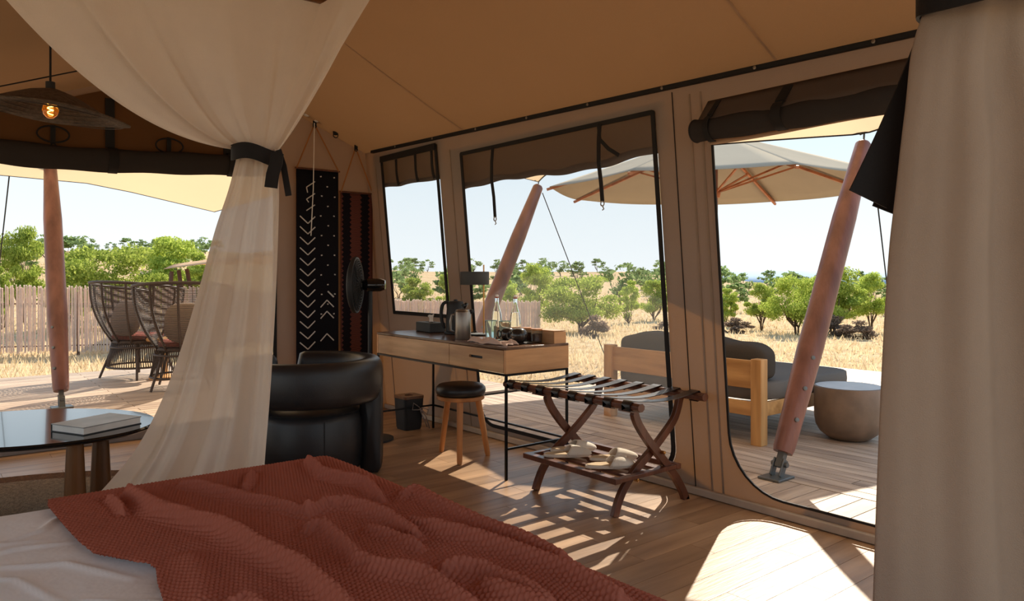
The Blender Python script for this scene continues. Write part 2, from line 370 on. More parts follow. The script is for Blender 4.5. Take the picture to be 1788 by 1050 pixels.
# ------------------------------------------------------------------ trees
def crown(n, wx, wz, nclus, leaf, flat=0.6, seed=0):
    r = np.random.default_rng(seed); V = []; F = []
    cl = []
    for _ in range(nclus):
        a = r.uniform(0, 2 * PI); d = math.sqrt(r.uniform(0, 1)); h = r.uniform(0, 1)
        rr = d * (0.55 + 0.45 * math.sin(PI * min(1, h * 0.75 + 0.2)))
        cl.append((math.cos(a) * rr * wx * .8, math.sin(a) * rr * wx * .8, wz * (.06 + h * (1 - 0.3 * d * d)) * .86, r.uniform(.26, .46) * wx * 0.85))
    cl = np.array(cl); idx = r.integers(0, nclus, n); d = r.normal(size=(n, 3)); d /= np.linalg.norm(d, axis=1)[:, None]
    rad_ = cl[idx, 3][:, None] * (r.uniform(0.35, 1.0, (n, 1)))
    P = cl[idx, :3] + d * rad_ * np.array([1, 1, flat * .75])
    A = r.normal(size=(n, 3)); A /= np.linalg.norm(A, axis=1)[:, None]; B = np.cross(A, r.normal(size=(n, 3))); B /= np.linalg.norm(B, axis=1)[:, None]
    s = leaf * r.uniform(.6, 1.3, (n, 1))
    Q = np.concatenate([P - A * s, P + B * s * .6, P + A * s, P - B * s * .6], axis=1).reshape(-1, 3)
    return [tuple(q) for q in Q], [(4 * i, 4 * i + 1, 4 * i + 2, 4 * i + 3) for i in range(n)], cl
def make_tree(seed, n, leaf, H=3.0, wx=1.6, base=0.26, mat=None, nclus=34, name='acacia_tree'):
    root = bpy.data.objects.new(name, None); C.objects.link(root)
    V, F, cl = crown(n, wx, H * (1 - base), nclus, leaf, seed=seed)
    z0 = H * base
    mb = MB(); mb.add([(x, y, z + z0) for x, y, z in V], F)
    mb.build('crown', mat or M_leaf, root, smooth=0, kind='stuff', recalc=False)
    tb = MB(); r = random.Random(seed)
    for k in range(3 if n > 800 else 2):
        a = r.uniform(0, 2 * PI); sx_, sy_ = 0.12 * math.cos(a), 0.12 * math.sin(a)
        tx, ty = sx_ * 4, sy_ * 4
        p = [Vector((sx_ * .4, sy_ * .4, -.15)), Vector((sx_, sy_, z0 * .6)), Vector((tx, ty, z0 * 1.15)), Vector((tx * 1.6, ty * 1.6, z0 + H * .3))]
        tb.tube(p, [.06, .05, .035, .015], 6)
        for q in range(5 if n > 800 else 1):
            c = cl[r.randrange(len(cl))]; e = Vector((c[0] * .8, c[1] * .8, c[2] * .8 + z0)); m_ = (p[2] + e) / 2 + Vector((0, 0, -.08))
            tb.tube([p[2] if q % 2 else p[1], m_, e], [.03, .018, .006], 5)
    tb.build('trunk', M_bark, root, smooth=180, recalc=False)
    return root
near_t = [make_tree(11, 13000, .05, base=.18), make_tree(12, 14000, .05, wx=1.9, base=.2, nclus=44), make_tree(13, 11000, .05, wx=1.3, base=.08), make_tree(14, 12000, .05, wx=1.5, base=.3, nclus=30)]
far_t = [make_tree(21, 420, .17, mat=M_leafd, nclus=12), make_tree(22, 420, .17, wx=1.9, mat=M_leafd, nclus=12, base=.25), make_tree(23, 420, .17, wx=1.5, base=.1, mat=M_leafd, nclus=10)]
bush_t = [make_tree(31, 2600, .05, H=1.1, wx=.9, base=.05, mat=M_dry, nclus=14, name='dry_shrub')]
used = set()
def put(proto, X, Y, H, wscale, label, cat, group=None):
    x, y = room(X, Y); k = H / (1.1 if proto in bush_t else 3.0)
    loc = (x, y, terrain(x, y) - .05)
    if proto.name in used: o = dup(proto, loc)
    else: used.add(proto.name); o = proto; o.location = loc
    o.rotation_euler = (0, 0, random.uniform(0, 6.28)); o.scale = (k * wscale, k * wscale, k)
    o['label'] = label; o['category'] = cat
    if group: o['group'] = group
def treepx(proto, u, vtop, Y, halfpx, label, cat='tree', group=None):
    X = (u - 894) / FPX * Y; x, y = room(X, Y); zt = HCAM - (vtop - 480) / FPX * Y
    H = (zt - terrain(x, y)) * 1.12; wx = {11: 1.6}.get(0, 1.6)
    w = (halfpx / FPX * Y) / (1.5 * H / 3.0) if proto not in bush_t else (halfpx / FPX * Y) / (.85 * H / 1.1)
    put(proto, X, Y, max(H, .3), w, label, cat, group)
N_ = near_t
for t in [
    (N_[3], 40, 405, 22, 46, 'tall acacia at the far left end above the reed fence'),
    (N_[1], 192, 412, 21, 88, 'wide green acacia with forked trunk right behind the mast above the reed fence'),
    (N_[0], 296, 409, 26, 66, 'dark green acacia behind the wide acacia, above the wicker chairs'),
    (N_[2], 125, 450, 24, 34, 'low yellow green acacia beside the terrace mast'),
    (N_[2], 348, 432, 24, 36, 'bushy acacia above the cream canopy, next to the bed curtain'),
    (N_[2], -5, 455, 20, 34, 'low bushy acacia cut by the left edge of the picture'),
    (N_[2], 728, 478, 27, 42, 'bright bushy acacia inside the small tent window'),
    (N_[0], 782, 472, 30, 26, 'acacia against the right border of the small tent window'),
    (N_[3], 935, 466, 30, 38, 'slim acacia just right of the slanted mast in the large window'),
    (N_[2], 885, 482, 32, 30, 'bushy acacia behind the slanted mast and bottles'),
    (N_[1], 1012, 470, 24.5, 62, 'large two-trunked acacia in the middle of the large tent window'),
    (N_[2], 1098, 484, 31, 26, 'small round acacia right of the two-trunked acacia'),
    (N_[0], 1142, 486, 33, 34, 'acacia at the right border of the large tent window'),
    (N_[2], 1272, 498, 30, 26, 'small acacia at the left border of the open tent door'),
    (N_[3], 1330, 498, 28, 32, 'dark small acacia left of the big acacias in the open door'),
    (N_[1], 1392, 470, 25, 52, 'broad acacia left of the red-brown mast in the open door'),
    (N_[0], 1455, 460, 26, 58, 'tallest acacia standing behind the red-brown mast in the open door'),
    (N_[3], 1520, 481, 27, 36, 'acacia between the red-brown mast and the right bed curtain'),
]: treepx(*t)
for u, vt, Y, hp, lb in ((1035, 552, 22, 34, 'grey leafless shrub at the foot of the two-trunked acacia'), (1462, 552, 24, 48, 'grey dry shrub at the foot of the tallest acacia'),
                         (1500, 560, 23, 36, 'dry brown shrub beside the red-brown mast, towards the curtain'), (1290, 556, 25, 34, 'thin dry shrub left in the open door'),
                         (1160, 562, 26, 26, 'small dry shrub above the outdoor sofa back')):
    treepx(bush_t[0], u, vt, Y, hp, lb, 'shrub')
rf = random.Random(5); cnt = 0; spots = []
while cnt < 100:
    u = rf.choice([rf.uniform(-40, 380), rf.uniform(660, 1180), rf.uniform(660, 1180), rf.uniform(1240, 1560)]); Y = rf.uniform(42, 158)
    X = (u - 894) / FPX * Y
    if any(math.hypot(X - a, Y - b) < 4.6 for a, b in spots): continue
    spots.append((X, Y)); put(far_t[rf.randrange(3)], X, Y, rf.uniform(1.8, 3.2), rf.uniform(.9, 1.4), 'small far acacia dotted over the distant straw hillside', 'tree', 'acacias on the distant hillside'); cnt += 1

# ------------------------------------------------------------------ floors and decks, board by board
def boards(parent, name, mat, rects, th=0.02, gap=0.003, bev=True):
    cache = {}
    for (x0, x1, y0, y1, z) in rects:
        key = (round(x1 - x0, 3), round(y1 - y0, 3))
        if key not in cache:
            m = MB(); m.box((0, 0, 0), (key[0] - gap, key[1] - gap, th)); o = m.build(name, mat, parent, smooth=0); cache[key] = o
        else:
            o = cache[key].copy(); C.objects.link(o); o.parent = parent
        o.location = ((x0 + x1) / 2, (y0 + y1) / 2, z - th / 2)
mb = MB(); mb.box((0.35, 2.4, -0.07), (5.96, 7.1, 0.09)); floor = struct(mb.build('floor', M_under))
rects = []; rb = random.Random(3); wbd = 0.134; y = -1.14
rowi = 0
while y < 5.94:
    xs = -0.4 if y > 2.3 else 0.6
    xs = -2.62 if y > 3.2 else xs
    x = xs - (rowi % 4) * .3
    x = xs
    cuts = [xs]; off = [0.55, 1.1, 0.3, 0.85][rowi % 4]; c = xs + off
    while c < 3.2: cuts.append(c); c += 1.25
    cuts.append(3.33)
    for a, b in zip(cuts, cuts[1:]): rects.append((a, b, y, y + wbd, 0.0))
    y += wbd; rowi += 1
boards(floor, 'floorboard', M_floor, rects[:300], gap=0.002)
mb = MB(); mb.box((6.4, 2.2, -0.09), (6.02, 7.5, 0.1)); deck = struct(mb.build('deck_right', M_under))
DKX = 9.4
rects = []
y = -1.5
while y < 5.9: rects.append((3.42, 3.98, y, y + .118, -0.003)); y += .118
dr = list(rects); rects2 = []
x = 3.985; i = 0
while x < 9.3:
    w = .112; cs = [-1.5, 0.9 + (i % 3) * .6, 4.0 + (i % 2) * .5, 5.92]
    for a, b in zip(cs, cs[1:]): rects2.append((x, x + w, a, b, -0.003))
    x += w; i += 1
boards(deck, 'deck_board', M_deckx, dr, gap=0.006); boards(deck, 'deck_board', M_deck, rects2[:240], gap=0.007)
mb = MB(); mb.box((1.2, 8.3, -0.09), (7.9, 4.5, 0.1)); deck2 = struct(mb.build('deck_back', M_under))
rects = []; y = 6.1; i = 0
while y < 10.45:
    cs = [-2.7, -0.6 + (i % 3) * .4, 1.6 + (i % 2) * .5, 3.6, 5.1]
    for a, b in zip(cs, cs[1:]): rects.append((a, b, y, y + .112, -0.003))
    y += .112; i += 1
boards(deck2, 'deck_board', M_deckx, rects[:290], gap=0.007)

# ------------------------------------------------------------------ tent shell
def wx(z): return 3.36 - 0.0955 * z
def rw(y, z): return (wx(z), y, z)
def ztop(y): return 2.145 + 0.022 * y
W1 = rrect(4.80, 5.67, 0.86, 2.205, .01, .01); W2 = rrect(2.66, 4.50, 0.075, 2.10, .02, .16)
D3 = rrect(0.62, 2.305, 0.075, 2.075, .03, .30)
wallr = struct(sheet('wall_right', [(-1.0, 0), (5.95, 0), (5.95, ztop(5.95)), (-1.0, ztop(-1))], [W1, W2, D3], rw, M_wallc))
def hem(y, a, b, w=.012):
    m = MB(); m.ribbon([(wx(a) - .003, y, a), (wx(b) - .003, y, b)], w, .003, up=(-1, 0, 0)); return m
def off(outline, d):                                     # shrink/grow around centroid per edge normal
    n = len(outline); out = []
    for i in range(n):
        p0, p1, p2 = Vector(outline[i - 1]), Vector(outline[i]), Vector(outline[(i + 1) % n])
        a = (p1 - p0); b = (p2 - p1)
        na_ = Vector((a.y, -a.x)).normalized() if a.length > 1e-7 else Vector((0, 0)); nb = Vector((b.y, -b.x)).normalized() if b.length > 1e-7 else Vector((0, 0))
        q = (na_ + nb); q = q.normalized() if q.length > 1e-6 else q
        out.append((p1.x + q.x * d, p1.y + q.y * d))
    return out
def band(name, outline, w, th, mat, parent, push=-.006, fn=rw):
    o2 = off(outline, w); n = len(outline); vs = []
    for A in (outline, o2):
        for s_ in (push - th, push):
            for a, b in A: p = fn(a, b); vs.append((p[0] + s_, p[1], p[2]))
    f = []
    for i in range(n):
        j = (i + 1) % n
        f += [(i, j, 2 * n + j, 2 * n + i), (n + i, 3 * n + i, 3 * n + j, n + j), (i, n + i, n + j, j), (2 * n + i, 2 * n + j, 3 * n + j, 3 * n + i)]
    m = MB(); m.add(vs, f); return m.build(name, mat, parent, smooth=0)
def windowset(name, outline, w, scr=True):
    o = struct(band(name, outline, -w, .008, M_black, None))
    if scr: sheet('insect_screen', outline, [], lambda a, b: (wx(b) + .004, a, b), M_screen, o)
    return o
windowset('window_1', W1, .03); windowset('window_2', W2, .026); windowset('door_1', D3, .012, scr=False)
# wall seams, sill and top rail
for y0 in (2.36, 2.43, 4.64, 5.78):
    hem(y0, .01, 2.14, .010).build('wall_seam', pbr('wall_seam_tape', srgb(150, 132, 116), rough=.95), wallr, smooth=0)
hem(2.54, .01, 2.17, .005).build('zip', M_black, wallr, smooth=0)
m = MB(); m.bar((3.335, -1.0, .022), (3.335, 5.93, .022), .03, .04); struct(m.build('baseboard_right', pbr('pale_trim', srgb(190, 172, 152), rough=.8), bevel=.006))
m = MB(); m.bar((wx(ztop(-1)) - .015, -1.0, ztop(-1) - .005), (wx(ztop(5.8)) - .015, 5.8, ztop(5.8) - .005), .03, .024)
tr = struct(m.build('trim_1', M_black, bevel=.004))
for k in range(9):
    yy = .9 + k * .56; m = MB(); m.lathe([(.009, 0), (.009, .006), (0, .008)], (wx(2.2) - .03, yy, ztop(yy) - .006), 10, Matrix.Rotation(-PI / 2, 3, 'Y')); m.build('rivet', M_steel, tr)
# skirt below the small window
0 and sheet('wall_skirt', [(4.60, .30), (5.72, .30), (5.72, .80), (4.60, .80)], [], lambda a, b: (wx(b) - .012, a, b), M_skirt, wallr)

PROF = [(3.155, 2.27), (1.85, 2.86), (0.4, 2.30), (-0.6, 2.22), (-2.9, 2.15)]
def rz(x):
    for (x0, z0), (x1, z1) in zip(PROF, PROF[1:]):
        if x >= x1: return lerp(z0, z1, (x0 - x) / (x0 - x1))
    return PROF[-1][1]
BX = lambda z: 5.95
OPEN = rrect(-2.5, 2.335, 0.05, 2.10, .05, .12)
wallb = struct(sheet('wall_back', [(-2.9, 0), (3.36, 0), (3.16, 2.27), (1.85, 2.86), (.4, 2.30), (-.6, 2.22), (-2.9, 2.15)], [OPEN], lambda a, b: (a, 5.95, b), M_wallc))
m = MB(); n_ = len(OPEN)
o2 = off(OPEN, -.03); vs = [(a, 5.943, b) for a, b in OPEN] + [(a, 5.943, b) for a, b in o2] + [(a, 5.935, b) for a, b in OPEN] + [(a, 5.935, b) for a, b in o2]
m.add(vs, [q for i in range(n_) for j in [(i + 1) % n_] for q in ((i, j, n_ + j, n_ + i), (2 * n_ + i, 3 * n_ + i, 3 * n_ + j, 2 * n_ + j), (i, 2 * n_ + i, 2 * n_ + j, j), (n_ + i, n_ + j, 3 * n_ + j, 3 * n_ + i))])
struct(m.build('door_2', M_black, smooth=0))
sheet('gable_panel', [(-2.4, 2.06), (2.25, 2.06), (2.25, 2.62), (1.84, 2.80), (.42, 2.26), (-2.4, 2.13)], [], lambda a, b: (a, 5.925, b), M_gable, wallb)
m = MB(); m.bar((-2.6, 5.93, .035), (3.3, 5.93, .035), .03, .07); struct(m.build('baseboard_back', M_wallc, bevel=.006))
m = MB(); m.bar((-2.6, 5.99, .02), (3.3, 5.99, .02), .12, .05); struct(m.build('trim_2', M_oakx, bevel=.006))
# ceiling: corner left by a tapering fabric, rail height follows the wall
mb = MB(); NY = 24
def cfn(u, v):
    y = lerp(-1.0, 5.95, v); k = u * (len(PROF) - 1); i = min(int(k), len(PROF) - 2); t = k - i
    x = lerp(PROF[i][0], PROF[i + 1][0], t); z = lerp(PROF[i][1], PROF[i + 1][1], t)
    if i == 0: z += (1 - t) * (ztop(y) - 2.275); x += 0
    if i == 0: z -= .02 * math.sin(PI * t)
    return (x, y, z)
mb.grid(cfn, 24, NY); ceil = struct(mb.build('ceiling', M_ceil, smooth=30))
for yy in (1.9, 4.4):
    m = MB(); m.ribbon([(lerp(3.13, 1.87, t), yy + (1 - t) * .0, cfn(t * .25, (yy + 1) / 6.95)[2] - .004) for t in (0.02, .25, .5, .75, .99)], .012, .0015); m.build('ceiling_seam', pbr('seam_tape', srgb(170, 138, 110), rough=.95), ceil, smooth=0)
# outer fly
mb = MB(); MY = [-7.69, -4.32, -0.94, 2.43, 5.80]
def eave(y):
    t = ((y - 2.43) / 3.37) % 1.0; s_ = math.sin(PI * t)
    return (5.05 - .78 * s_, y, 2.16 - .03 * s_)
def f1(u, v):
    y = lerp(-0.94, 5.8, v); e = eave(y); return (lerp(1.85, e[0], u), y, lerp(3.12, e[2], u) - .05 * math.sin(PI * u))
mb.grid(f1, 10, 60)
fly = mb.build('outer_fly_sheet', M_fly, smooth=60)
inner = [(1.85, 5.8, 3.12), (1.2, 5.8, 2.95), (.4, 5.8, 2.70), (-1.2, 5.8, 2.55), (-3, 5.8, 2.5)]
mb = MB()
outer = [(5.05, 5.8, 2.16), (5.35, 6.5, 2.31), (4.2, 8.0, 2.45), (2.85, 9.2, 1.956), (1.94, 9.2, 2.13), (1.50, 9.2, 2.196), (.72, 9.25, 2.224), (-1.0, 9.3, 2.23), (-3.2, 9.4, 2.2)]  # corner beyond the mast routed outward, shape added to shade the tent wall
inn = [(1.85, 5.8, 3.12)] * 3 + [(1.8, 5.8, 3.11), (1.5, 5.8, 3.03), (1.2, 5.8, 2.95), (.4, 5.8, 2.70), (-1.2, 5.8, 2.55), (-3, 5.8, 2.5)]
mb.grid(lambda u, v: Vector(inn[int(round(u * 8))]).lerp(Vector(outer[int(round(u * 8))]), v) - Vector((0, 0, .05 * math.sin(PI * v))), 8, 12)
f2 = mb.build('fly_back_panel', M_fly, fly, smooth=60)
mb = MB(); lw = [(-3.2, 2.45), (-1.5, 2.52), (.4, 2.7), (1.85, 3.12)]
mb.grid(lambda u, v: (lw[int(round(u * 3))][0], lerp(-0.94, 5.8, v), lw[int(round(u * 3))][1]), 3, 4); mb.build('fly_left_panel', M_fly, fly, smooth=0)
tag(fly, 'tan outer fly sheet stretched over the tent and tied to slanted masts', 'canopy'); fly['kind'] = 'structure'; del fly['category']
m = MB(); m.tube([eave(y) for y in np.linspace(-.94, 5.8, 60)], .007, 6); m.tube(outer, .006, 6); m.build('eave_rope', M_black, fly)

# ------------------------------------------------------------------ masts
def mast(label, base, top, r0=.062, r1=.078, plate=True):
    t = thing('tent_mast', label, 'mast', base); b, tp = Vector(base), Vector(top); d = (tp - b).normalized()
    p0 = b + d * .16
    m = MB(); m.tube([p0, p0 + d * .03, b.lerp(tp, .35), b.lerp(tp, .75), tp - d * .02, tp], [r0 * .9, r0, r1, r1 * .95, r0 * .85, r0 * .6], 20); m.build('pole', M_mast, t)
    side = d.cross(Vector((0, 1, 0))).normalized()
    look = Vector((-.629, -.777, 0)); sd_ = (look - d * look.dot(d)).normalized()
    for k in range(3):
        c = b + d * (.36 + .2 * k) + sd_ * r1 * .93
        q = MB(); q.lathe([(.013, -.02), (.013, .006), (.007, .008), (0, .008)], c, 12, sd_.to_track_quat('Z', 'Y').to_matrix()); q.build('bolt', M_galv, t)
    m = MB(); m.bar(b + Vector((-.085, 0, .008)), b + Vector((.085, 0, .008)), .14, .014); m.build('base_plate', M_galv, t, bevel=.003)
    for s_ in (-1, 1):
        m = MB(); m.bar(b + Vector((0, s_ * .03, .012)), b + d * .12 + Vector((0, s_ * .03, 0)), .05, .01, up=(0, 1, 0)); m.build('bracket', M_galv, t, bevel=.003)
    m = MB(); m.bar(b + d * .07, b + d * .22, .04, .04); m.tube([b + d * .09 + Vector((0, -.05, 0)), b + d * .09 + Vector((0, .05, 0))], .016, 12); m.build('hinge_pin', M_galv, t)
    m = MB(); m.tube([tp - d * .01, tp + d * .05 + Vector((-.02, 0, .02)), tp + Vector((-.05, 0, .05))], .007, 8); m.build('shackle', M_galv, t)
    return t
mast('red-brown tent mast leaning outward in the open door beside the drum table', (3.976, 2.434, -.003), (5.05, 2.43, 2.10))
mast('red-brown tent mast leaning outward behind the desk lamp in the large window', (3.98, 5.80, -.003), (5.05, 5.80, 2.12))
mast('thick upright red-brown tent mast on the back terrace behind the coffee table', (1.072, 7.784, -.003), (1.115, 8.85, 2.34), .066, .085)
def rope(label, a, b, r=.004, mat=None, sag=0):
    m = MB(); a, b = Vector(a), Vector(b); m.tube([a.lerp(b, t) - Vector((0, 0, sag * 4 * t * (1 - t))) for t in np.linspace(0, 1, 9)], r, 6)
    return tag(m.build('guy_rope', mat or M_black), label, 'rope')
rope('thin guy rope running from the mast behind the desk down to the ground', (5.05, 5.74, 2.04), (6.55, 5.95, terrain(6.55, 5.95)), .005)
rope('thin guy rope beside the mast in the open door near the curtain', (5.06, 2.38, 2.0), at(1556, 560, 6.6), .005)
rope('thin guy rope in the sky at the left edge of the back terrace', at(17, 300, 9.3), at(-2, 470, 10.5), .008)

# ------------------------------------------------------------------ rolled flaps, straps
def strap(mb_, x, y, z0, z1, w=.03): mb_.ribbon([(x, y, z0), (x, y, z1)], w, .005, up=(-1, 0, 0)); return mb_
# small window flap (gathered, hangs inside top of opening)
def flapcloth(y0, y1, ztopp, zb0, zb1, depth, seed, nfold):
    def fn(u, v):
        y = lerp(y0, y1, u); zt = ztopp - .0; zb = lerp(zb0, zb1, u)
        t = v
        if t < .7:
            k = t / .7; z = lerp(zt, zb + .02, k); x = wx(z) + .014 + depth * .55 * math.sin(k * PI / 2) ** 1.5
        else:
            a = (t - .7) / .3 * PI; z = zb + .045 - .045 * math.sin(a) ** .8 * 1.0 if 0 else zb + .03 - .03 * math.sin(a); x = wx(z) + .014 + depth * .55 - depth * .5 * (1 - math.cos(a)) / 2
        f = 0.006 * math.sin(u * nfold * 6.28 + seed) * v + .004 * math.sin(u * 23 + v * 5)
        return (x + f, y, z + .006 * math.sin(u * nfold * 5 + 1) * v)
    m = MB(); m.grid(fn, 60, 20); return m
t = thing('window_flap', 'short taupe canvas flap rolled up at the top of the small window', 'blind', (3.15, 5.2, 2.2))
flapcloth(4.74, 5.82, 2.235, 1.945, 1.955, .10, 0, 3).build('flap_cloth', M_flap, t, smooth=180)
m = MB(); m.bar((wx(2.17) - .02, 4.81, 2.185), (wx(2.17) - .02, 5.66, 2.185), .012, .05); m.build('head_band', M_black, t)
for yy in (5.42, 5.12, 4.88):
    m = MB(); m.ribbon([(wx(2.15) - .008, yy, 2.17), (wx(2.05) - .012, yy, 2.05), (wx(1.97) - .014, yy - .01, 1.98), (wx(1.94) - .010, yy - .02, 1.945)], .03, .004, up=(-1, 0, 0)); m.build('strap', M_black, t)
t = thing('window_flap', 'long sagging taupe canvas flap gathered at the top of the large window', 'blind', (3.15, 3.6, 2.1))
def fl2(u, v):
    y = lerp(4.66, 2.60, u); zb = 1.835 + .05 * u + .02 * math.sin(u * 7); zt = 2.14
    if v < .7: k = v / .7; z = lerp(zt, zb + .03, k); x = wx(z) + .014 + .09 * math.sin(k * PI / 2) ** 1.3
    else: a = (v - .7) / .3 * PI; z = zb + .03 - .035 * math.sin(a); x = wx(z) + .104 - .08 * (1 - math.cos(a)) / 2
    e = min(u, 1 - u) * 12; e = min(1, e)
    return (x + .008 * math.sin(u * 17 + v * 4) * v, y, z + .008 * math.sin(u * 31) * v + (1 - e) * .0)
m = MB(); m.grid(fl2, 80, 22); m.build('flap_cloth', M_flap, t, smooth=180)
for yy, zz, lean in ((4.10, 1.60, 0), (3.07, 1.63, 0)):
    m = MB(); m.ribbon([(wx(2.09) - .012, yy, 2.09), (wx(2.0) - .03, yy, 1.98), (wx(1.88) - .045, yy - .003, 1.86), (wx(1.7) - .045, yy - .006, 1.74), (wx(1.6) - .045, yy - .008, zz)], .028, .005, up=(-1, 0, 0)); s_ = m.build('strap', M_black, t)
    m = MB(); m.tube([(wx(1.6) - .045, yy - .008 + .014 * math.cos(a), zz - .012 + .014 * math.sin(a)) for a in np.linspace(0, 2 * PI, 12, endpoint=False)], .004, 6, close=True)
    m.tube([(wx(1.6) - .045, yy - .008, zz - .024), (wx(1.6) - .045, yy - .02, zz - .045), (wx(1.6) - .045, yy - .008, zz - .05)], .004, 6); m.build('buckle', M_steel, s_)
m = MB(); m.ribbon([(wx(2.09) - .014, 3.08, 2.08), (wx(2.0) - .03, 3.06, 1.99), (wx(1.9) - .03, 3.0, 1.93), (wx(1.86) - .02, 2.93, 1.885)], .022, .005, up=(-1, 0, 0)); m.build('strap', M_black, t)
# door roll
t = thing('door_flap', 'charcoal canvas flap rolled into a tube above the open tent door', 'blind', (3.1, 1.6, 1.95))
m = MB(); m.grid(lambda u, v: (wx(2.07) - .010 - .10 * v, lerp(.60, 2.31, u), lerp(2.08, 1.95, v)), 30, 4); m.build('flap_cloth', M_flap, t, smooth=180, solid=.004)
RC = 1.925
def rollp(y): return Vector((wx(1.93) - .085, y, RC - .012 * math.sin((2.33 - y) * 1.8)))
m = MB(); ys = np.linspace(2.335, .62, 40); m.tube([rollp(y_) for y_ in ys], [.056 + .003 * math.sin(y_ * 19) for y_ in ys], 24, cap=True); m.build('roll', M_roll, t, smooth=60)
m = MB(); m.tube([(wx(1.93) - .085 + .052 * math.cos(a), 2.338, RC + .052 * math.sin(a)) for a in np.linspace(0, 2 * PI, 28, endpoint=False)], .008, 6, close=True); m.build('end_hem', M_black, t)
m = MB(); m.lathe([(.045, 0), (.04, .002), (0, .003)], (wx(1.93) - .085, 2.336, RC), 24, Matrix.Rotation(-PI / 2, 3, 'X')); m.build('roll_lining', M_wallc, t)
m = MB(); m.grid(lambda u, v: (wx(1.86) - .07 - .02 * v + .02, lerp(.62, 2.27, u), lerp(1.885, 1.852 - .006 * math.sin(u * 9), v)), 40, 3); m.build('lining_edge', M_canvas, t, smooth=180, solid=.003)
for yy in (1.86, 2.24):
    m = MB(); m.ribbon([(wx(2.07) - .02, yy, 2.07), (wx(2.0) - .10, yy, 1.99)] + [(wx(1.93) - .085 - .064 * math.sin(a), yy, RC + .064 * math.cos(a)) for a in np.linspace(.3, PI * 1.05, 10)], .05 if yy < 2 else .03, .005, up=(-1, 0, 0)); m.build('strap', M_black, t)
# back opening roll
t = thing('door_flap', 'long dark canvas roll sagging across the top of the back terrace opening', 'blind', (.2, 5.86, 2.0))
def rb_(x): return Vector((x, 5.85, 2.0 + .05 * ((x - 1.0) / 1.0) ** 2 - .012 * math.sin(x * 3)) if x > -1.0 else (x, 5.85, 2.2))
m = MB(); xs = np.linspace(-1.0, 2.24, 60); m.tube([rb_(x_) for x_ in xs], [.082 + .004 * math.sin(x_ * 13) for x_ in xs], 24); m.build('roll', M_roll, t, smooth=60)
m = MB(); m.tube([(2.26, 5.85 + .06 * math.cos(a), 2.05 + .06 * math.sin(a)) for a in np.linspace(0, 2 * PI, 28, endpoint=False)], .03, 8, close=True); m.build('end_hem', M_black, t)
for xx in (1.11, 1.93):
    m = MB(); m.ribbon([(xx, 5.915, rz(xx) - .12), (xx, 5.91, 2.1)] + [(xx, 5.85 - .09 * math.sin(a), rb_(xx).z + .09 * math.cos(a)) for a in np.linspace(.2, PI * .95, 9)], .06, .006, up=(0, -1, 0)); m.build('strap', M_black, t)
for xx in (.76, 1.50):
    c = Vector((xx, 5.90, 2.19)); m = MB(); m.bar(c + Vector((0, 0, .03)), c - Vector((0, 0, .1)), .03, .008, up=(0, 1, 0))
    for s_ in (-1, 1):
        m.tube([c + Vector((s_ * k * .095 * math.sin(a), -.015, .02 - .055 * (1 - math.cos(a)) * (1 if a < 3.3 else .9))) for k in (1,) for a in np.linspace(0, PI, 12)], .006, 6)
        m.tube([c + Vector((0, -.015, -.09)), c + Vector((s_ * .02, -.02, -.12)), c + Vector((s_ * .07, -.03, -.15))], .005, 6)
    m.build('tie_cord', M_black, t)
#PART2
# ------------------------------------------------------------------ point helpers on real planes
def dray(u, v): x, y = room((u - 894) / FPX, 1); return x, y, -(v - 480) / FPX
def fz(u, v, z=0.0): d = dray(u, v); t = (z - HCAM) / d[2]; return Vector((d[0] * t, d[1] * t, z))
def fy(u, v, y): d = dray(u, v); t = y / d[1]; return Vector((d[0] * t, y, HCAM + d[2] * t))
def fx(u, v, x): d = dray(u, v); t = x / d[0]; return Vector((x, d[1] * t, HCAM + d[2] * t))
RX, RY = Vector((cy, -sy, 0)), Vector((sy, cy, 0))      # the two horizontal directions square to each other, turned 39 degrees
def Rz(a): return Matrix.Rotation(a, 3, 'Z')
def sbox(c, d, r=.02, e=3.2, nu=28, nv=14, fn=None):    # soft superellipsoid cushion
    m = MB(); c = Vector(c)
    def f(u, v):
        a = u * 2 * PI; b = (v - .5) * PI
        ca, sa, cb, sb_ = math.cos(a), math.sin(a), math.cos(b), math.sin(b)
        p = lambda q, k: math.copysign(abs(q) ** k, q)
        k = 2 / e
        P = Vector((p(cb, k) * p(ca, k) * d[0] / 2, p(cb, k) * p(sa, k) * d[1] / 2, p(sb_, k) * d[2] / 2))
        if fn: P = fn(P)
        return P + c
    m.grid(f, nu, nv, closeu=True); return m

# ------------------------------------------------------------------ bed, duvet, knitted throw
bed = thing('bed', 'low bed standing under the gauze curtains', 'bed', (.07, 1.2, 0))
MB().box((.07, 1.2, .18), (1.92, 2.1, .2)).build('bed_base', M_tleg, bed, bevel=.01)
sbox((.07, 1.2, .43), (1.96, 2.14, .3), e=12, nu=48).build('mattress', M_white, bed, smooth=180)
for a in (-.75, .9):
    for b in (.3, 2.1): MB().tube([(a, b, 0), (a, b, .09)], .03, 12).build('leg', M_tleg, bed)
Z0 = .60; XE, YE, RE = 1.03, 2.24, .06
def edge_map(X, Y, H, x0=XE, y0=YE, R=RE):
    ox = np.maximum(X - x0, 0); oy = np.maximum(Y - y0, 0); d = np.hypot(ox, oy) + 1e-9
    a = np.minimum(d / R, PI / 2); ext = R * np.sin(a) + np.maximum(d - R * PI / 2, 0) * .06
    drop = R * (1 - np.cos(a)) + np.maximum(d - R * PI / 2, 0) * .99
    px = np.minimum(X, x0) + ox / d * (ext + H * np.sin(a)); py = np.minimum(Y, y0) + oy / d * (ext + H * np.sin(a))
    return px, py, Z0 - drop + H * np.cos(a)
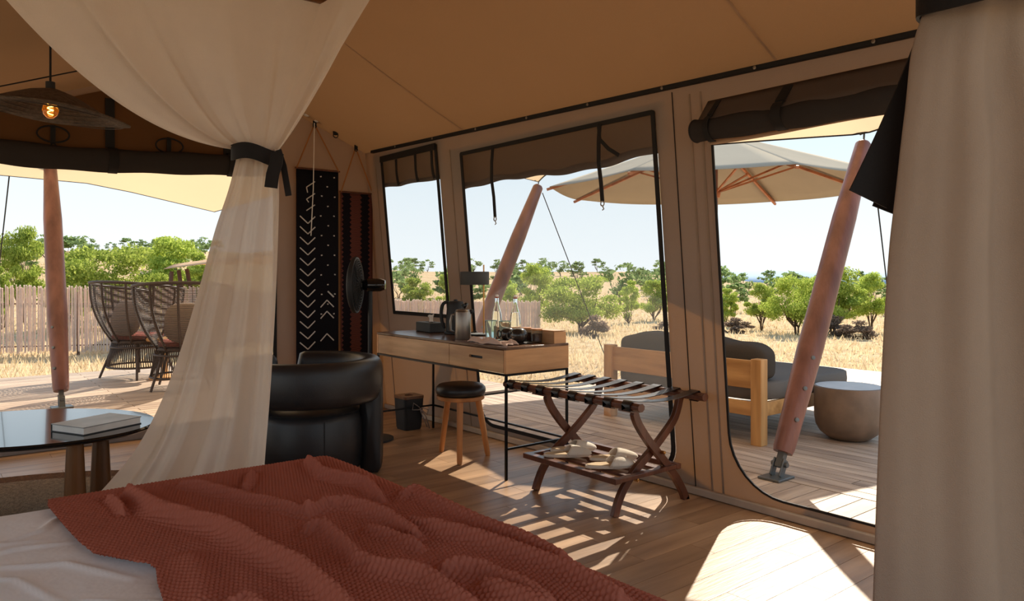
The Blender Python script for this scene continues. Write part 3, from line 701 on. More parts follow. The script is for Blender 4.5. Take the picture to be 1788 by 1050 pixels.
def npmesh(name, P, nx, ny, mat, smooth=True):
    V = P.reshape(-1, 3); i, j = np.meshgrid(np.arange(nx - 1), np.arange(ny - 1)); a = (j * nx + i).ravel()
    F = np.stack([a, a + 1, a + nx + 1, a + nx], 1)
    me = bpy.data.meshes.new(name); me.vertices.add(len(V)); me.vertices.foreach_set('co', V.ravel().astype(np.float32))
    me.loops.add(F.size); me.loops.foreach_set('vertex_index', F.ravel().astype(np.int32))
    me.polygons.add(len(F)); me.polygons.foreach_set('loop_start', (np.arange(len(F)) * 4).astype(np.int32))
    me.polygons.foreach_set('loop_total', np.full(len(F), 4, np.int32)); me.update(calc_edges=True); me.validate()
    me.polygons.foreach_set('use_smooth', np.ones(len(F), bool)); me.materials.append(mat)
    o = bpy.data.objects.new(name, me); C.objects.link(o); return o
def segdist(X, Y, pts):
    best = np.full(X.shape, 9.0); tt = np.zeros(X.shape); L = 0; n = len(pts) - 1
    for k in range(n):
        a, b = pts[k], pts[k + 1]; dx, dy = b[0] - a[0], b[1] - a[1]; l2 = dx * dx + dy * dy + 1e-12
        t = np.clip(((X - a[0]) * dx + (Y - a[1]) * dy) / l2, 0, 1); d = np.hypot(X - a[0] - t * dx, Y - a[1] - t * dy)
        m_ = d < best; best = np.where(m_, d, best); tt = np.where(m_, (k + t) / n, tt)
    return best, tt
def vnoise(X, Y, f, seed):
    r = np.random.default_rng(seed); out = 0
    for k in range(7):
        a = r.uniform(0, 2 * PI); q = f * r.uniform(.6, 1.6); out = out + np.sin((X * math.cos(a) + Y * math.sin(a)) * q + r.uniform(0, 6.28) + .8 * np.sin((X * math.sin(a) - Y * math.cos(a)) * q * .6))
    return out / 7
# duvet
nx, ny = 420, 380
X, Y = np.meshgrid(np.linspace(-1.35, 1.45, nx), np.linspace(.12, 2.66, ny))
Hd = .010 * vnoise(X, Y, 9, 1) + .006 * vnoise(X, Y, 22, 2)
for sd_ in range(16):
    r = np.random.default_rng(100 + sd_); a = r.uniform(0, PI); cx_, cy_ = r.uniform(-.2, .5), r.uniform(1.3, 2.2)
    L = r.uniform(.1, .25); pts = [(cx_ - L * math.cos(a), cy_ - L * math.sin(a)), (cx_ + .03, cy_), (cx_ + L * math.cos(a + .4), cy_ + L * math.sin(a + .4))]
    d, t = segdist(X, Y, pts); Hd = Hd + .007 * np.exp(-(d / .009) ** 2) * np.sin(PI * t) ** .5
xs0 = np.maximum(-.86 - X, 0)
px_, py_, pz_ = edge_map(X, Y, Hd)
pz_ = pz_ - xs0 * .95; px_ = np.where(X < -.86, -.86 - xs0 * .2, px_)
dv = npmesh('duvet', np.stack([px_, py_, pz_], -1), nx, ny, M_duvet); tag(dv, 'crumpled white duvet covering the bed under the rust throw', 'duvet')
# throw
Zb = .618
LB = [(83, 883), (95, 897), (116, 921), (140, 946), (166, 966), (215, 976), (262, 984), (272, 991), (275, 1017), (287, 1050), (300, 1100), (310, 1180)]
lb = [fz(u, v, Zb) for u, v in LB]; lby = np.array([p.y for p in lb][::-1]); lbx = np.array([p.x for p in lb][::-1])
nx, ny = 640, 900
T = np.linspace(.45, 2.24 + .42, ny); Lx = np.interp(T, lby, lbx)
Lx = np.where(T > lby[-1], lbx[-1] + (T - lby[-1]) * .15, Lx)
U = np.linspace(0, 1, nx); X = Lx[:, None] + (XE + .45 - Lx[:, None]) * U[None, :]; Y = np.repeat(T[:, None], nx, 1)
folds = [([(226, 855), (277, 888), (330, 902), (382, 916), (425, 938), (453, 956), (528, 991), (594, 1047), (640, 1100)], .046, .024),
         ([(322, 838), (360, 846), (413, 860), (470, 872), (533, 886)], .030, .02), ([(538, 798), (563, 823), (600, 832), (639, 840), (664, 863)], .036, .017),
         ([(540, 886), (572, 876), (604, 875), (640, 884), (679, 898), (725, 925)], .036, .02), ([(705, 856), (724, 851), (770, 876), (835, 906), (900, 931), (980, 965)], .030, .024),
         ([(540, 915), (565, 914), (598, 945), (625, 975), (654, 986), (700, 992), (745, 1000), (825, 1049)], .036, .022),
         ([(719, 905), (760, 915), (805, 926), (850, 938), (900, 954), (990, 985), (1080, 1030)], .034, .022), ([(775, 985), (800, 980), (835, 982), (870, 996), (915, 1018), (960, 1049)], .032, .022),
         ([(644, 916), (690, 930), (730, 946)], .024, .018), ([(191, 862), (205, 872), (216, 886)], .026, .012), ([(395, 1045), (430, 1034), (462, 1049)], .022, .02),
         ([(440, 818), (436, 832), (425, 845)], .018, .012), ([(330, 960), (345, 990), (350, 1030)], .010, .03), ([(850, 1010), (920, 1040), (990, 1080)], .03, .025)]
H = np.full(X.shape, .016) + .004 * vnoise(X, Y, 14, 5)
for pl, h, w in folds:
    pts = [fz(u, v, Zb + .015)[:2] for u, v in pl]; d, t = segdist(X, Y, pts)
    H = H + .66 * h * np.exp(-(d / (w * .58)) ** 2) + .22 * h * np.exp(-(d / (w * 1.9)) ** 2) * np.clip(np.sin(PI * np.clip(t, .0, 1)) * 2.2 + .0, .0, 1) * 1.0
    H = H - .004 * np.exp(-((d - 1.7 * w) / (w * .7)) ** 2)
H = np.maximum(H, .008)
P = np.stack(edge_map(X, Y, H), -1)
du = np.gradient(P, axis=1); dt = np.gradient(P, axis=0)
nn = np.cross(du, dt); nn /= np.linalg.norm(nn, axis=2)[..., None] + 1e-12
ia = X / .0125; ib = Y / .0125
kn = (np.abs(np.sin(PI * (ia + .5 * ib)) * np.sin(PI * (ib - .35 * ia)))) ** .6
P = P + nn * (.0058 * (kn - .5))[..., None]
tw = npmesh('throw_blanket', P, nx, ny, None or cloth('rust_knit', srgb(182, 108, 88), transl=.0, weave=700, bump=.4, var=.08, nscale=5)); tag(tw, 'rust red waffle knit throw rumpled over the foot of the bed', 'blanket')

# ------------------------------------------------------------------ gauze curtains and canopy frame
t = thing('canopy_frame', 'dark canopy bars above the bed that carry the gauze curtains', 'bed frame', (.1, 1.3, 2.17))
for a, b in (((-1.0, 2.47, 2.17), (1.17, 2.47, 2.17)), ((1.15, -.2, 2.17), (1.15, 2.49, 2.17)), ((-1.0, -.2, 2.17), (1.17, -.2, 2.17)), ((-.98, -.2, 2.17), (-.98, 2.49, 2.17))):
    MB().bar(a, b, .03, .03).build('bar', M_tleg, t, bevel=.004)
def cat(pts, t):                                           # smooth interpolation through (key, value) pairs
    ks = [p[0] for p in pts]; i = max(0, min(len(ks) - 2, sum(1 for k in ks if k <= t) - 1)); a, b = pts[i], pts[i + 1]
    m0 = (pts[i + 1][1] - pts[i - 1][1]) / (pts[i + 1][0] - pts[i - 1][0]) if i > 0 else (b[1] - a[1]) / (b[0] - a[0])
    m1 = (pts[i + 2][1] - pts[i][1]) / (pts[i + 2][0] - pts[i][0]) if i < len(ks) - 2 else (b[1] - a[1]) / (b[0] - a[0])
    h = b[0] - a[0]; s_ = min(1, max(0, (t - a[0]) / h))
    return (2 * s_ ** 3 - 3 * s_ ** 2 + 1) * a[1] + (s_ ** 3 - 2 * s_ ** 2 + s_) * h * m0 + (-2 * s_ ** 3 + 3 * s_ ** 2) * b[1] + (s_ ** 3 - s_ ** 2) * h * m1
cur = thing('bed_curtain', 'sheer linen bed curtain gathered by a black band at the foot of the bed', 'curtain', fz(300, 1000, 0))
YT = 2.5
def fold(s, k=1.0): return (.62 * math.sin(2 * PI * 3.6 * s + 1.3 * math.sin(4 * s)) + .30 * math.sin(2 * PI * 6.7 * s + 2 + math.sin(5 * s)) + .06 * math.sin(2 * PI * 15 * s + 1)) * k
def top(u, v):                                            # v 0 at the frame, 1 at the band
    s = u; c = .72
    p0 = Vector((lerp(.05, 1.13, s / c), 2.47, 2.155)) if s < c else Vector((1.13, lerp(2.47, 1.92, (s - c) / (1 - c)), 2.155))
    p1 = at(lerp(416, 484, s), lerp(262, 268, s), YT + .03 * math.sin(PI * s))
    h = v; pw_ = lerp(2.15, 1.08, s ** .7); e = (1 - h) ** pw_
    P = Vector((lerp(p0.x, p1.x, h), lerp(p0.y, p1.y, h), p1.z + (p0.z - p1.z) * e))
    amp = .012 + .045 * math.sin(PI * min(1, h * 1.0)) ** .8 * (1 - .4 * h)
    return P + RY * fold(s, amp) + RX * .35 * fold(s + .13, amp)
m = MB(); m.grid(top, 260, 70); m.build('upper_drape', M_gauze, cur, smooth=180)
LO = [(258, 416), (285, 410), (330, 398), (400, 374), (480, 352), (560, 330), (640, 306), (720, 276), (790, 238), (870, 172), (960, 90), (1060, 10)]
RO = [(258, 484), (285, 487), (330, 489), (400, 488), (560, 483), (700, 477), (830, 468), (960, 462), (1060, 458)]
def low(u, v):
    vv = lerp(262, 1062, v ** 1.0); s = u; a, b = cat(LO, vv), cat(RO, vv)
    amp = .014 + .05 * v ** .7
    g_ = .10 * math.sin(PI * s) * v ** .5
    P = at(lerp(a, b, s), vv, YT + .03 * math.sin(PI * s) + .14 * v - .0 * s)
    tw_ = s + .05 * math.sin(3 * v + 1)
    P = P + RY * (fold(tw_ * .9 + .2, amp) + g_ * .3) + RX * .25 * fold(tw_ + .3, amp) * math.sin(PI * s)
    P.z = max(P.z, .004); return P
m = MB(); m.grid(low, 240, 120); m.build('lower_drape', M_gauze, cur, smooth=180)
cB = at(448, 272, YT + .01)
def tieband(c, a, b, hgt, tilt, name, parent, wob=.006):
    m = MB(); n = 40; vs = []
    for k in range(n):
        q = 2 * PI * k / n; p = c + RX * a * math.cos(q) + RY * b * math.sin(q) - Vector((0, 0, tilt * math.cos(q)))
        o_ = (RX * math.cos(q) + RY * math.sin(q)) * .006
        for dz, oo in ((-hgt / 2, 0), (-hgt / 2, 1), (hgt / 2, 1), (hgt / 2, 0)): vs.append(p + o_ * oo + Vector((0, 0, dz + wob * math.sin(3 * q))))
    m.add(vs, [(k * 4 + j, k * 4 + (j + 1) % 4, ((k + 1) % n) * 4 + (j + 1) % 4, ((k + 1) % n) * 4 + j) for k in range(n) for j in range(4)])
    return m.build(name, M_tie, parent)
tie = tag(tieband(cB, .076, .07, .052, .012, 'curtain_tie', None), 'black leather band knotted around the gauze curtain at the foot of the bed', 'curtain tie')
def flatstrap(pts, w, th, nrm): m = MB(); m.ribbon(pts, w, th, up=nrm); return m
f_ = lambda u, v, d=0: at(u, v, YT - .08 + d)
flatstrap([f_(484, 268), f_(482, 285), f_(476, 305), f_(473, 328)], .042, .004, -RY).build('strap_tail', M_tie, tie, label='pointed hanging end of the black band')
flatstrap([f_(486, 262, .03), f_(495, 290, .03), f_(500, 318, .03), f_(504, 342, .03)], .02, .004, -RY).build('strap_tail', M_tie, tie)
# second curtain, close by on the right
YR = 1.27
cur2 = thing('bed_curtain', 'heavy fold of linen bed curtain hanging at the right edge, close by', 'curtain', (1.45, .5, 0))
LO2 = [(-20, 1622), (30, 1612), (60, 1602), (110, 1590), (200, 1580), (300, 1571), (430, 1556), (600, 1545), (800, 1536), (1050, 1527), (1300, 1518), (1690, 1505)]
RO2 = [(-20, 1910), (60, 1925), (200, 1990), (430, 2040), (800, 2090), (1690, 2160)]
def fold2(s): return .65 * math.sin(2 * PI * 3.1 * s + .6) + .35 * math.sin(2 * PI * 5.3 * s + 2.2) + .05 * math.sin(2 * PI * 13 * s)
def low2(u, v):
    vv = lerp(-20, 1680, v); a, b = cat(LO2, vv), cat(RO2, vv); k = min(1, v * 4)
    e = math.sin(PI * min(1, u * 1.0)) ** .35
    P = at(lerp(a, b, u), vv, YR + .05 * (1 - e) + .0) + RY * fold2(u * .8 + .02 * math.sin(v * 5)) * (.008 + .020 * k) * (.35 + .65 * e) + RY * .006 * math.sin(v * 40 + u * 9) * (1 - k)
    P.z = max(P.z, .004); return P
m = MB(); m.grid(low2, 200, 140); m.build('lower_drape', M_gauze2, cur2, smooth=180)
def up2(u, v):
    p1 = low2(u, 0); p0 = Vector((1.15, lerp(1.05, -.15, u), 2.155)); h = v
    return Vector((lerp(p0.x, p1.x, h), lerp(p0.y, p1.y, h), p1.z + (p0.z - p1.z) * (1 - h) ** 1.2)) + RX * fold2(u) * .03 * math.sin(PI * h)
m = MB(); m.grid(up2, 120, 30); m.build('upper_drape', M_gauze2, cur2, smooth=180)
c2 = at(1768, -12, YR + .02)
tie2 = tag(tieband(c2, .152, .10, .075, .0, 'curtain_tie', None), 'wide black leather band around the curtain at the upper right corner', 'curtain tie')
for k, (p, q, w) in enumerate((((1650, 40, 1.33), (1516, 348, 1.36), .076), ((1655, 60, 1.38), (1545, 368, 1.42), .05))):
    a, b = at(*p), at(*q); nn = -RY
    pts = [a.lerp(b, t_) + RY * .012 * math.sin(PI * t_) + RX * .010 * math.sin(PI * t_) for t_ in np.linspace(0, 1, 9)]
    flatstrap(pts, w, .005, nn).build('strap_tail', M_tie, tie2, label='long black strap end hanging in front of the open door')

# ------------------------------------------------------------------ barrel armchair
ac = Vector((*room(-1.235, 4.53), 0)); arm = thing('barrel_armchair', 'black leather barrel armchair seen from behind, at the foot of the bed', 'armchair', ac)
def arcpt(phi, r, z): return ac + RX * r * math.cos(phi) - RY * r * math.sin(phi) + Vector((0, 0, z))   # phi 90 deg faces the bed
def sweep(phi0, phi1, r0, z0, z1, th, n, e=3.0, cap=.05):
    m = MB(); K = 20; zc, hz = (z0 + z1) / 2, (z1 - z0) / 2; vs = []
    for i in range(n + 1):
        t_ = i / n; ph = lerp(phi0, phi1, t_); dd = min(t_, 1 - t_) * (phi1 - phi0) * r0; sc = 1 if dd > cap else math.sqrt(max(0.0, 1 - (1 - dd / cap) ** 2)) * .96 + .04
        for k in range(K):
            a = 2 * PI * k / K; q = lambda x: math.copysign(abs(x) ** (2 / e), x)
            vs.append(arcpt(ph, r0 + q(math.cos(a)) * th / 2 * sc, zc + q(math.sin(a)) * hz * sc))
    m.add(vs, [(i * K + k, i * K + (k + 1) % K, (i + 1) * K + (k + 1) % K, (i + 1) * K + k) for i in range(n) for k in range(K)] + [tuple(range(K)), tuple(n * K + k for k in range(K))])
    return m
d2r = math.radians
sweep(d2r(-118), d2r(222), .375, .44, .70, .14, 80).build('backrest', M_leather, arm, smooth=180)
for a0 in (-12, 172):
    sweep(d2r(a0), d2r(a0 + 20), .378, .0, .60, .134, 10, e=6, cap=.02).build('arm_post', M_leather, arm, smooth=180)
m = MB(); m.lathe([(.05, .03), (.30, .03), (.325, .06), (.335, .2), (.33, .34), (.31, .385), (.26, .41), (.05, .425), (0, .425)], ac, 48); m.build('seat', M_leather, arm, smooth=60)
m = MB(); m.lathe([(.28, 0), (.28, .035)], ac, 32); m.build('plinth', M_black, arm)
m = MB(); m.tube([arcpt(d2r(60), .337, z) for z in (.05, .2, .36)], .002, 5); m.tube([arcpt(a, .334 - .02, .388) for a in np.linspace(0, 2 * PI, 60)], .003, 5); m.build('seat_piping', M_black, arm)

# ------------------------------------------------------------------ coffee table, book, rug, pendant
tcn = Vector((*room(-2.42, 3.68), 0)); ct = thing('coffee_table', 'oval black topped coffee table on tapered wooden legs', 'table', tcn)
th_ = -YAW
m = MB(); m.lathe([(.60, .428), (.615, .436), (.618, .444), (.612, .452), (0, .452)], tcn, 96, Rz(th_), 1, .79); m.build('tabletop', M_blackgloss, ct, smooth=30)
for u, Yd in ((131, 3.46), (176, 3.62), (-60, 3.55)):
    p = at(u, 480, Yd); m = MB(); m.lathe([(0, .002), (.052, .002), (.053, .02), (.036, .40), (.036, .43), (0, .43)], (p.x, p.y, 0), 28); m.build('leg', M_tleg, ct)
pa, pb, pc, pd_ = fz(90, 752, .452), fz(124, 768, .452), fz(247, 742, .452), fz(196, 726, .452)
bc = (pa + pc) / 2; ang = math.atan2((pc - pb).y, (pc - pb).x); Lb = .31; Wb = .23
bk = thing('book', 'thick hardcover book lying on the oval coffee table', 'book', bc)
R_ = Rz(ang); c0 = Vector((bc.x, bc.y, 0))
MB().box(c0 + Vector((0, 0, .470)), (Lb - .008, Wb - .006, .030), R_).build('pages', M_white, bk)
MB().box(c0 + Vector((0, 0, .4545)), (Lb, Wb, .004), R_).build('back_cover', M_grey, bk)
MB().box(c0 + Vector((0, 0, .4875)), (Lb, Wb, .004), R_).build('front_cover', pbr('faded_photo_cover', srgb(150, 150, 150), rough=.35, var=.25, nscale=6), bk)
MB().box(c0 + R_ @ Vector((0, Wb / 2, 0)) + Vector((0, 0, .471)), (Lb, .004, .036), R_).build('spine', M_grey, bk)
rc = Vector((.22, 3.98, 0)); rug = thing('round_rug', 'round braided jute rug with darker rim under the coffee table', 'rug', rc)
def ringrug(r0, r1, n):
    m = MB(); pr_ = [(r0, .002)]
    k = int((r1 - r0) / .024)
    for i in range(k):
        a = r0 + (r1 - r0) * i / k; b = (r1 - r0) / k
        pr_ += [(a + b * .15, .011), (a + b * .5, .015), (a + b * .85, .011), (a + b * .98, .006)]
    pr_ += [(r1, .002)]
    m.lathe(pr_, rc, 90); return m
ringrug(.02, 1.16, 0).build('braided_field', M_rug, rug, smooth=180)
ringrug(1.16, 1.30, 0).build('rim', pbr('brown_jute_rim', srgb(112, 78, 54), rough=.95, var=.3, nscale=60, bump=1, bscale=120), rug, smooth=180)
pc_ = at(88, 190, 3.65); pn = thing('pendant_lamp', 'wide woven pendant lamp with bare bulb hanging over the coffee table', 'lamp', (pc_.x, pc_.y, 2.0))
tl = Matrix.Rotation(d2r(6.5), 3, RY) @ Rz(0)
prof = [(.03, .125), (.10, .105), (.18, .068), (.26, .028), (.32, .010), (.352, .014), (.352, .008), (.32, .002), (.26, .018), (.18, .056), (.10, .092), (.03, .112)]
m = MB(); m.lathe(prof, (pc_.x, pc_.y, 1.985), 72, tl)
m.v = [(x, y, z + .008 * math.sin(3 * math.atan2(y - pc_.y, x - pc_.x)) * (math.hypot(x - pc_.x, y - pc_.y) / .35) ** 2) for x, y, z in m.v]
m.build('shade', M_umbr, pn, smooth=60)
m = MB()
for k in range(9):
    r_ = .05 + .034 * k; zz = float(np.interp(r_, [.03, .10, .18, .26, .32, .352], [.112, .092, .056, .018, .002, .008])) - .001
    m.tube([Vector((pc_.x, pc_.y, 1.985)) + tl @ Vector((r_ * math.cos(a), r_ * math.sin(a), zz)) for a in np.linspace(0, 2 * PI, 40, endpoint=False)], .0022, 4, close=True)
m.build('weave_ring', M_wick, pn, kind='stuff')
m = MB(); m.tube([(pc_.x, pc_.y, 2.05), (pc_.x, pc_.y, 2.145)], .021, 16); m.build('socket', M_blackmatte, pn)
m = MB(); m.tube([(pc_.x, pc_.y, 2.14), (pc_.x, pc_.y, rz(pc_.x) - .002)], .005, 8); m.build('cord', M_black, pn)
m = MB(); m.lathe([(0, 1.965), (.014, 1.968), (.030, 1.985), (.036, 2.005), (.030, 2.03), (.018, 2.055), (.015, 2.07)], (pc_.x, pc_.y, 0), 24); m.build('bulb', M_bulb, pn, smooth=60)
m = MB(); m.tube([(pc_.x + .008 * math.cos(a * 3), pc_.y + .008 * math.sin(a * 3), 1.99 + .008 * a) for a in np.linspace(0, 6, 40)], .002, 5); m.build('filament', M_fil, pn)
def hitceil(u, v):
    d = dray(u, v); t_ = 1.0
    for _ in range(4000):
        t_ += .002
        if HCAM + d[2] * t_ > rz(d[0] * t_) - .03: break
    return Vector((d[0] * t_, d[1] * t_, HCAM + d[2] * t_))
a, b = hitceil(-10, 153), hitceil(240, 103); m = MB(); m.tube([a, a.lerp(b, .5), b], .004, 6); tag(m.build('ceiling_cable', M_black), 'thin black cable running along the sloping ceiling past the pendant lamp', 'cable')

# ------------------------------------------------------------------ wall hangings
def hanging(x0, x1, z0, z1, apex, mat, label):
    t = thing('wall_hanging', label, 'wall hanging', ((x0 + x1) / 2, 5.9, z1))
    m = MB(); m.grid(lambda u, v: (lerp(x0, x1, u), 5.905 - .006 * math.sin(u * 9) * v, lerp(z1, z0, v)), 16, 30); m.build('woven_cloth', mat, t, smooth=180, solid=.006)
    m = MB(); m.tube([(x0 - .012, 5.9, z1), (x1 + .012, 5.9, z1)], .008, 8); m.build('rod', M_darkwood, t)
    for xe in (x0, x1): m = MB(); m.tube([(xe, 5.895, z1), (apex[0], 5.895, apex[1])], .006, 6); m.build('hanging_rope', M_rope, t)
    m = MB(); m.ribbon([(apex[0], 5.89, apex[1] - .02), (apex[0], 5.885, apex[1] + .05), (apex[0], 5.90, apex[1] + .08)], .03, .006, up=(0, -1, 0)); m.tube([(apex[0] + .014 * math.cos(a), 5.887, apex[1] - .018 + .014 * math.sin(a)) for a in np.linspace(0, 6.28, 12, endpoint=False)], .004, 5, close=True); m.build('hook', M_black, t)
    return t
M_mud = cloth('black_mudcloth', srgb(30, 29, 33), transl=.0, weave=260, bump=.6)
hx0, hx1 = 2.487, 2.862
w1 = hanging(hx0, hx1, .42, 2.085, (fy(549, 215, 5.895).x, fy(549, 217, 5.895).z), M_mud, 'black wall hanging with white chevrons and dots on the back wall')
m = MB(); yq = 5.896
def stroke(a, b, w=.009): m.ribbon([(a[0], yq, a[1]), (b[0], yq, b[1])], w, .002, up=(0, -1, 0))
zc_ = 1.66
for k in range(14):
    z = zc_ - .0875 * k; xa, xb, xm = hx0 + .028, hx0 + .162, hx0 + .098
    stroke((xa, z + .028), (xm, z - .032)); stroke((xm, z - .032), (xb, z + .028))
for k, z in enumerate((1.96, 1.86, 1.765)):
    stroke((hx0 + .085, z - .03), (hx0 + .16, z + .022), .008)
    if k < 2: stroke((hx0 + .085, z - .03), (hx0 + .095 + .01 * k, z - .075 + .02 * k), .008)
rr = random.Random(4)
for k in range(19):
    z = 2.03 - .083 * k
    for q, xx in enumerate((.215, .275, .335)):
        if (k + q) % 2 == 0 and z > .8:
            dx = rr.uniform(-.006, .006); stroke((hx0 + xx + dx - .006, z + rr.uniform(-.004, .004)), (hx0 + xx + dx + .007, z), .010)
for z in (.955, .86, .67): stroke((hx0 + .21, z - .03), (hx0 + .268, z + .03)); stroke((hx0 + .268, z + .03), (hx0 + .33, z - .03))
stroke((hx0 + .275, 1.06), (hx0 + .33, 1.01), .012)
m.build('stitched_pattern', pbr('white_stitching', srgb(206, 200, 194), rough=.9), w1, kind='stuff', smooth=0)
pA = fy(549, 215, 5.88); m = MB(); m.tube([pA, fy(547, 330, 5.88), fy(543, 412, 5.88)], .004, 6); tag(m.build('pull_cord', M_white), 'thin white cord hanging in front of the chevron wall hanging', 'cord')
mk, n = newmat('red_brown_ikat'); vec = coords(n)
wv = N(n, 'ShaderNodeTexWave', Scale=22.0, Distortion=4.0); wv.bands_direction = 'Z'; n.links.new(vec, wv.inputs[0]); sp = N(n, 'ShaderNodeSeparateXYZ'); n.links.new(vec, sp.inputs[0])
zz = N(n, 'ShaderNodeMath', operation='PINGPONG'); zz.inputs[1].default_value = .02; n.links.new(sp.outputs['Z'], zz.inputs[0])
ad = N(n, 'ShaderNodeMath', operation='ADD'); n.links.new(sp.outputs['X'], ad.inputs[0]); n.links.new(zz.outputs[0], ad.inputs[1])
pp = N(n, 'ShaderNodeMath', operation='PINGPONG'); pp.inputs[1].default_value = .088; n.links.new(ad.outputs[0], pp.inputs[0])
gt = N(n, 'ShaderNodeMath', operation='GREATER_THAN'); gt.inputs[1].default_value = .050; n.links.new(pp.outputs[0], gt.inputs[0])
base = mixcol(n, wv.outputs[1], srgb(108, 62, 52), srgb(78, 50, 46)); cc = mixcol(n, gt.outputs[0], base, srgb(30, 26, 30))
df = N(n, 'ShaderNodeBsdfDiffuse'); n.links.new(cc, df.inputs[0]); M_ikat = finish(mk, n, df.outputs[0])
hanging(2.885, 3.19, .42, 1.915, (fy(621, 254, 5.895).x, fy(621, 258, 5.895).z), M_ikat, 'red-brown patterned wall hanging in the corner behind the fan')
for u, v in ((538, 198), (556, 208)):
    p = fy(u, v, 5.86); tag(sbox(p, (.075, .06, .055), e=3, nu=16, nv=8).build('wall_light', M_white, smooth=180), 'small white light on the gable edge, %s' % ('the upper one of two' if u < 545 else 'the lower one just above the chevron hanging'), 'light')
p = fy(586, 230, 5.86); m = MB(); m.lathe([(0, -.03), (.02, -.028), (.024, 0), (.018, .02), (.006, .03), (0, .04)], p, 16); m.tube([(p.x + .022 * math.cos(a), p.y, p.z - .03 + .022 * math.sin(a)) for a in np.linspace(0, 6.28, 14, endpoint=False)], .004, 5, close=True); tag(m.build('eye_hook', M_black), 'black eye hook on the gable between the two wall hangings', 'hook')
# fan
fc = at(621, 498, 5.42); fan = thing('pedestal_fan', 'black pedestal fan seen from the side in front of the wall hangings', 'fan', (fc.x + .1, fc.y - .08, 0))
ax = -RX; Rf = ax.to_track_quat('Z', 'Y').to_matrix()
m = MB()
for k in range(14):
    a = k / 13 * PI / 2; r_ = .2 * math.sin(a) + .002; m.tube([fc + Rf @ Vector((r_ * math.cos(b), r_ * math.sin(b), .05 * math.cos(a))) for b in np.linspace(0, 2 * PI, 40, endpoint=False)], .0028, 4, close=True)
    m.tube([fc + Rf @ Vector((r_ * math.cos(b), r_ * math.sin(b), -.045 * math.cos(a))) for b in np.linspace(0, 2 * PI, 40, endpoint=False)], .0028, 4, close=True)
for k in range(36):
    b = 2 * PI * k / 36; m.tube([fc + Rf @ Vector((.2 * math.sin(a) * math.cos(b), .2 * math.sin(a) * math.sin(b), .05 * math.cos(a))) for a in np.linspace(.1, PI / 2 + .1, 8)], .0025, 4)
    m.tube([fc + Rf @ Vector((.2 * math.sin(a) * math.cos(b), .2 * math.sin(a) * math.sin(b), -.045 * math.cos(a))) for a in np.linspace(.1, PI / 2, 8)], .0025, 4)
m.build('guard', M_blackmatte, fan, smooth=180, kind='stuff')
m = MB(); m.lathe([(.203, -.014), (.208, 0), (.203, .014), (.197, .012), (.197, -.012), (.203, -.014)], fc, 48, Rf); m.build('rim', M_blackmatte, fan)
for k in range(5):
    b0 = 2 * PI * k / 5; m = MB(); m.grid(lambda u, v: fc + Rf @ Vector((lerp(.03, .18, u) * math.cos(b0 + (v - .5) * .95), lerp(.03, .18, u) * math.sin(b0 + (v - .5) * .95), (v - .5) * .05)), 6, 6); m.build('blade', M_grey, fan, smooth=180, solid=.002)
m = MB(); m.lathe([(0, .03), (.03, .028), (.03, -.03), (0, -.03)], fc, 20, Rf); m.build('hub', M_blackmatte, fan)
mc = fc + RX * .13
m = MB(); m.lathe([(0, -.09), (.035, -.085), (.048, -.05), (.048, .04), (.035, .075), (0, .08)], mc + RX * .0, 24, Rf); m.build('motor', M_blackgloss, fan)
px0 = fc + RX * .105
m = MB(); m.tube([(px0.x, px0.y, .62), (px0.x, px0.y, fc.z - .04)], .016, 14); m.build('upper_pole', M_blackmatte, fan)
m = MB(); m.tube([(px0.x, px0.y, .02), (px0.x, px0.y, .63)], .011, 14); m.build('lower_pole', M_steel, fan)
m = MB(); m.lathe([(.17, 0), (.17, .012), (.05, .03), (.02, .04), (0, .04)], (px0.x, px0.y, 0), 36); m.build('base', M_blackmatte, fan)

# ------------------------------------------------------------------ desk
DX0, DX1, DY0, DY1, DZ0, DZ1 = 2.70, 3.20, 3.39, 4.93, .62, .775
dk = thing('desk', 'oak writing desk with slot handled drawer on thin black legs', 'desk', (2.95, 4.15, 0))
MB().box(((DX0 + DX1) / 2, (DY0 + DY1) / 2, DZ1 - .008), (DX1 - DX0, DY1 - DY0, .016)).build('desktop', M_desktop, dk, bevel=.002)
for yy in (DY0 + .01, DY1 - .01): MB().box(((DX0 + DX1) / 2, yy, (DZ0 + DZ1 - .016) / 2), (DX1 - DX0, .02, DZ1 - .016 - DZ0)).build('side_panel', M_oakx, dk, bevel=.0015)
MB().box((DX1 - .008, (DY0 + DY1) / 2, (DZ0 + DZ1 - .016) / 2), (.016, DY1 - DY0 - .04, DZ1 - .016 - DZ0)).build('back_panel', M_oak, dk)
MB().box(((DX0 + DX1) / 2, (DY0 + DY1) / 2, DZ0 + .006), (DX1 - DX0 - .02, DY1 - DY0 - .042, .012)).build('bottom_panel', M_oak, dk)
MB().box((DX0 + .009, (3.978 + DY1 - .02) / 2, (DZ0 + DZ1) / 2 - .008), (.018, DY1 - .02 - 3.982, DZ1 - DZ0 - .02)).build('front_panel', M_oak, dk, bevel=.0015)
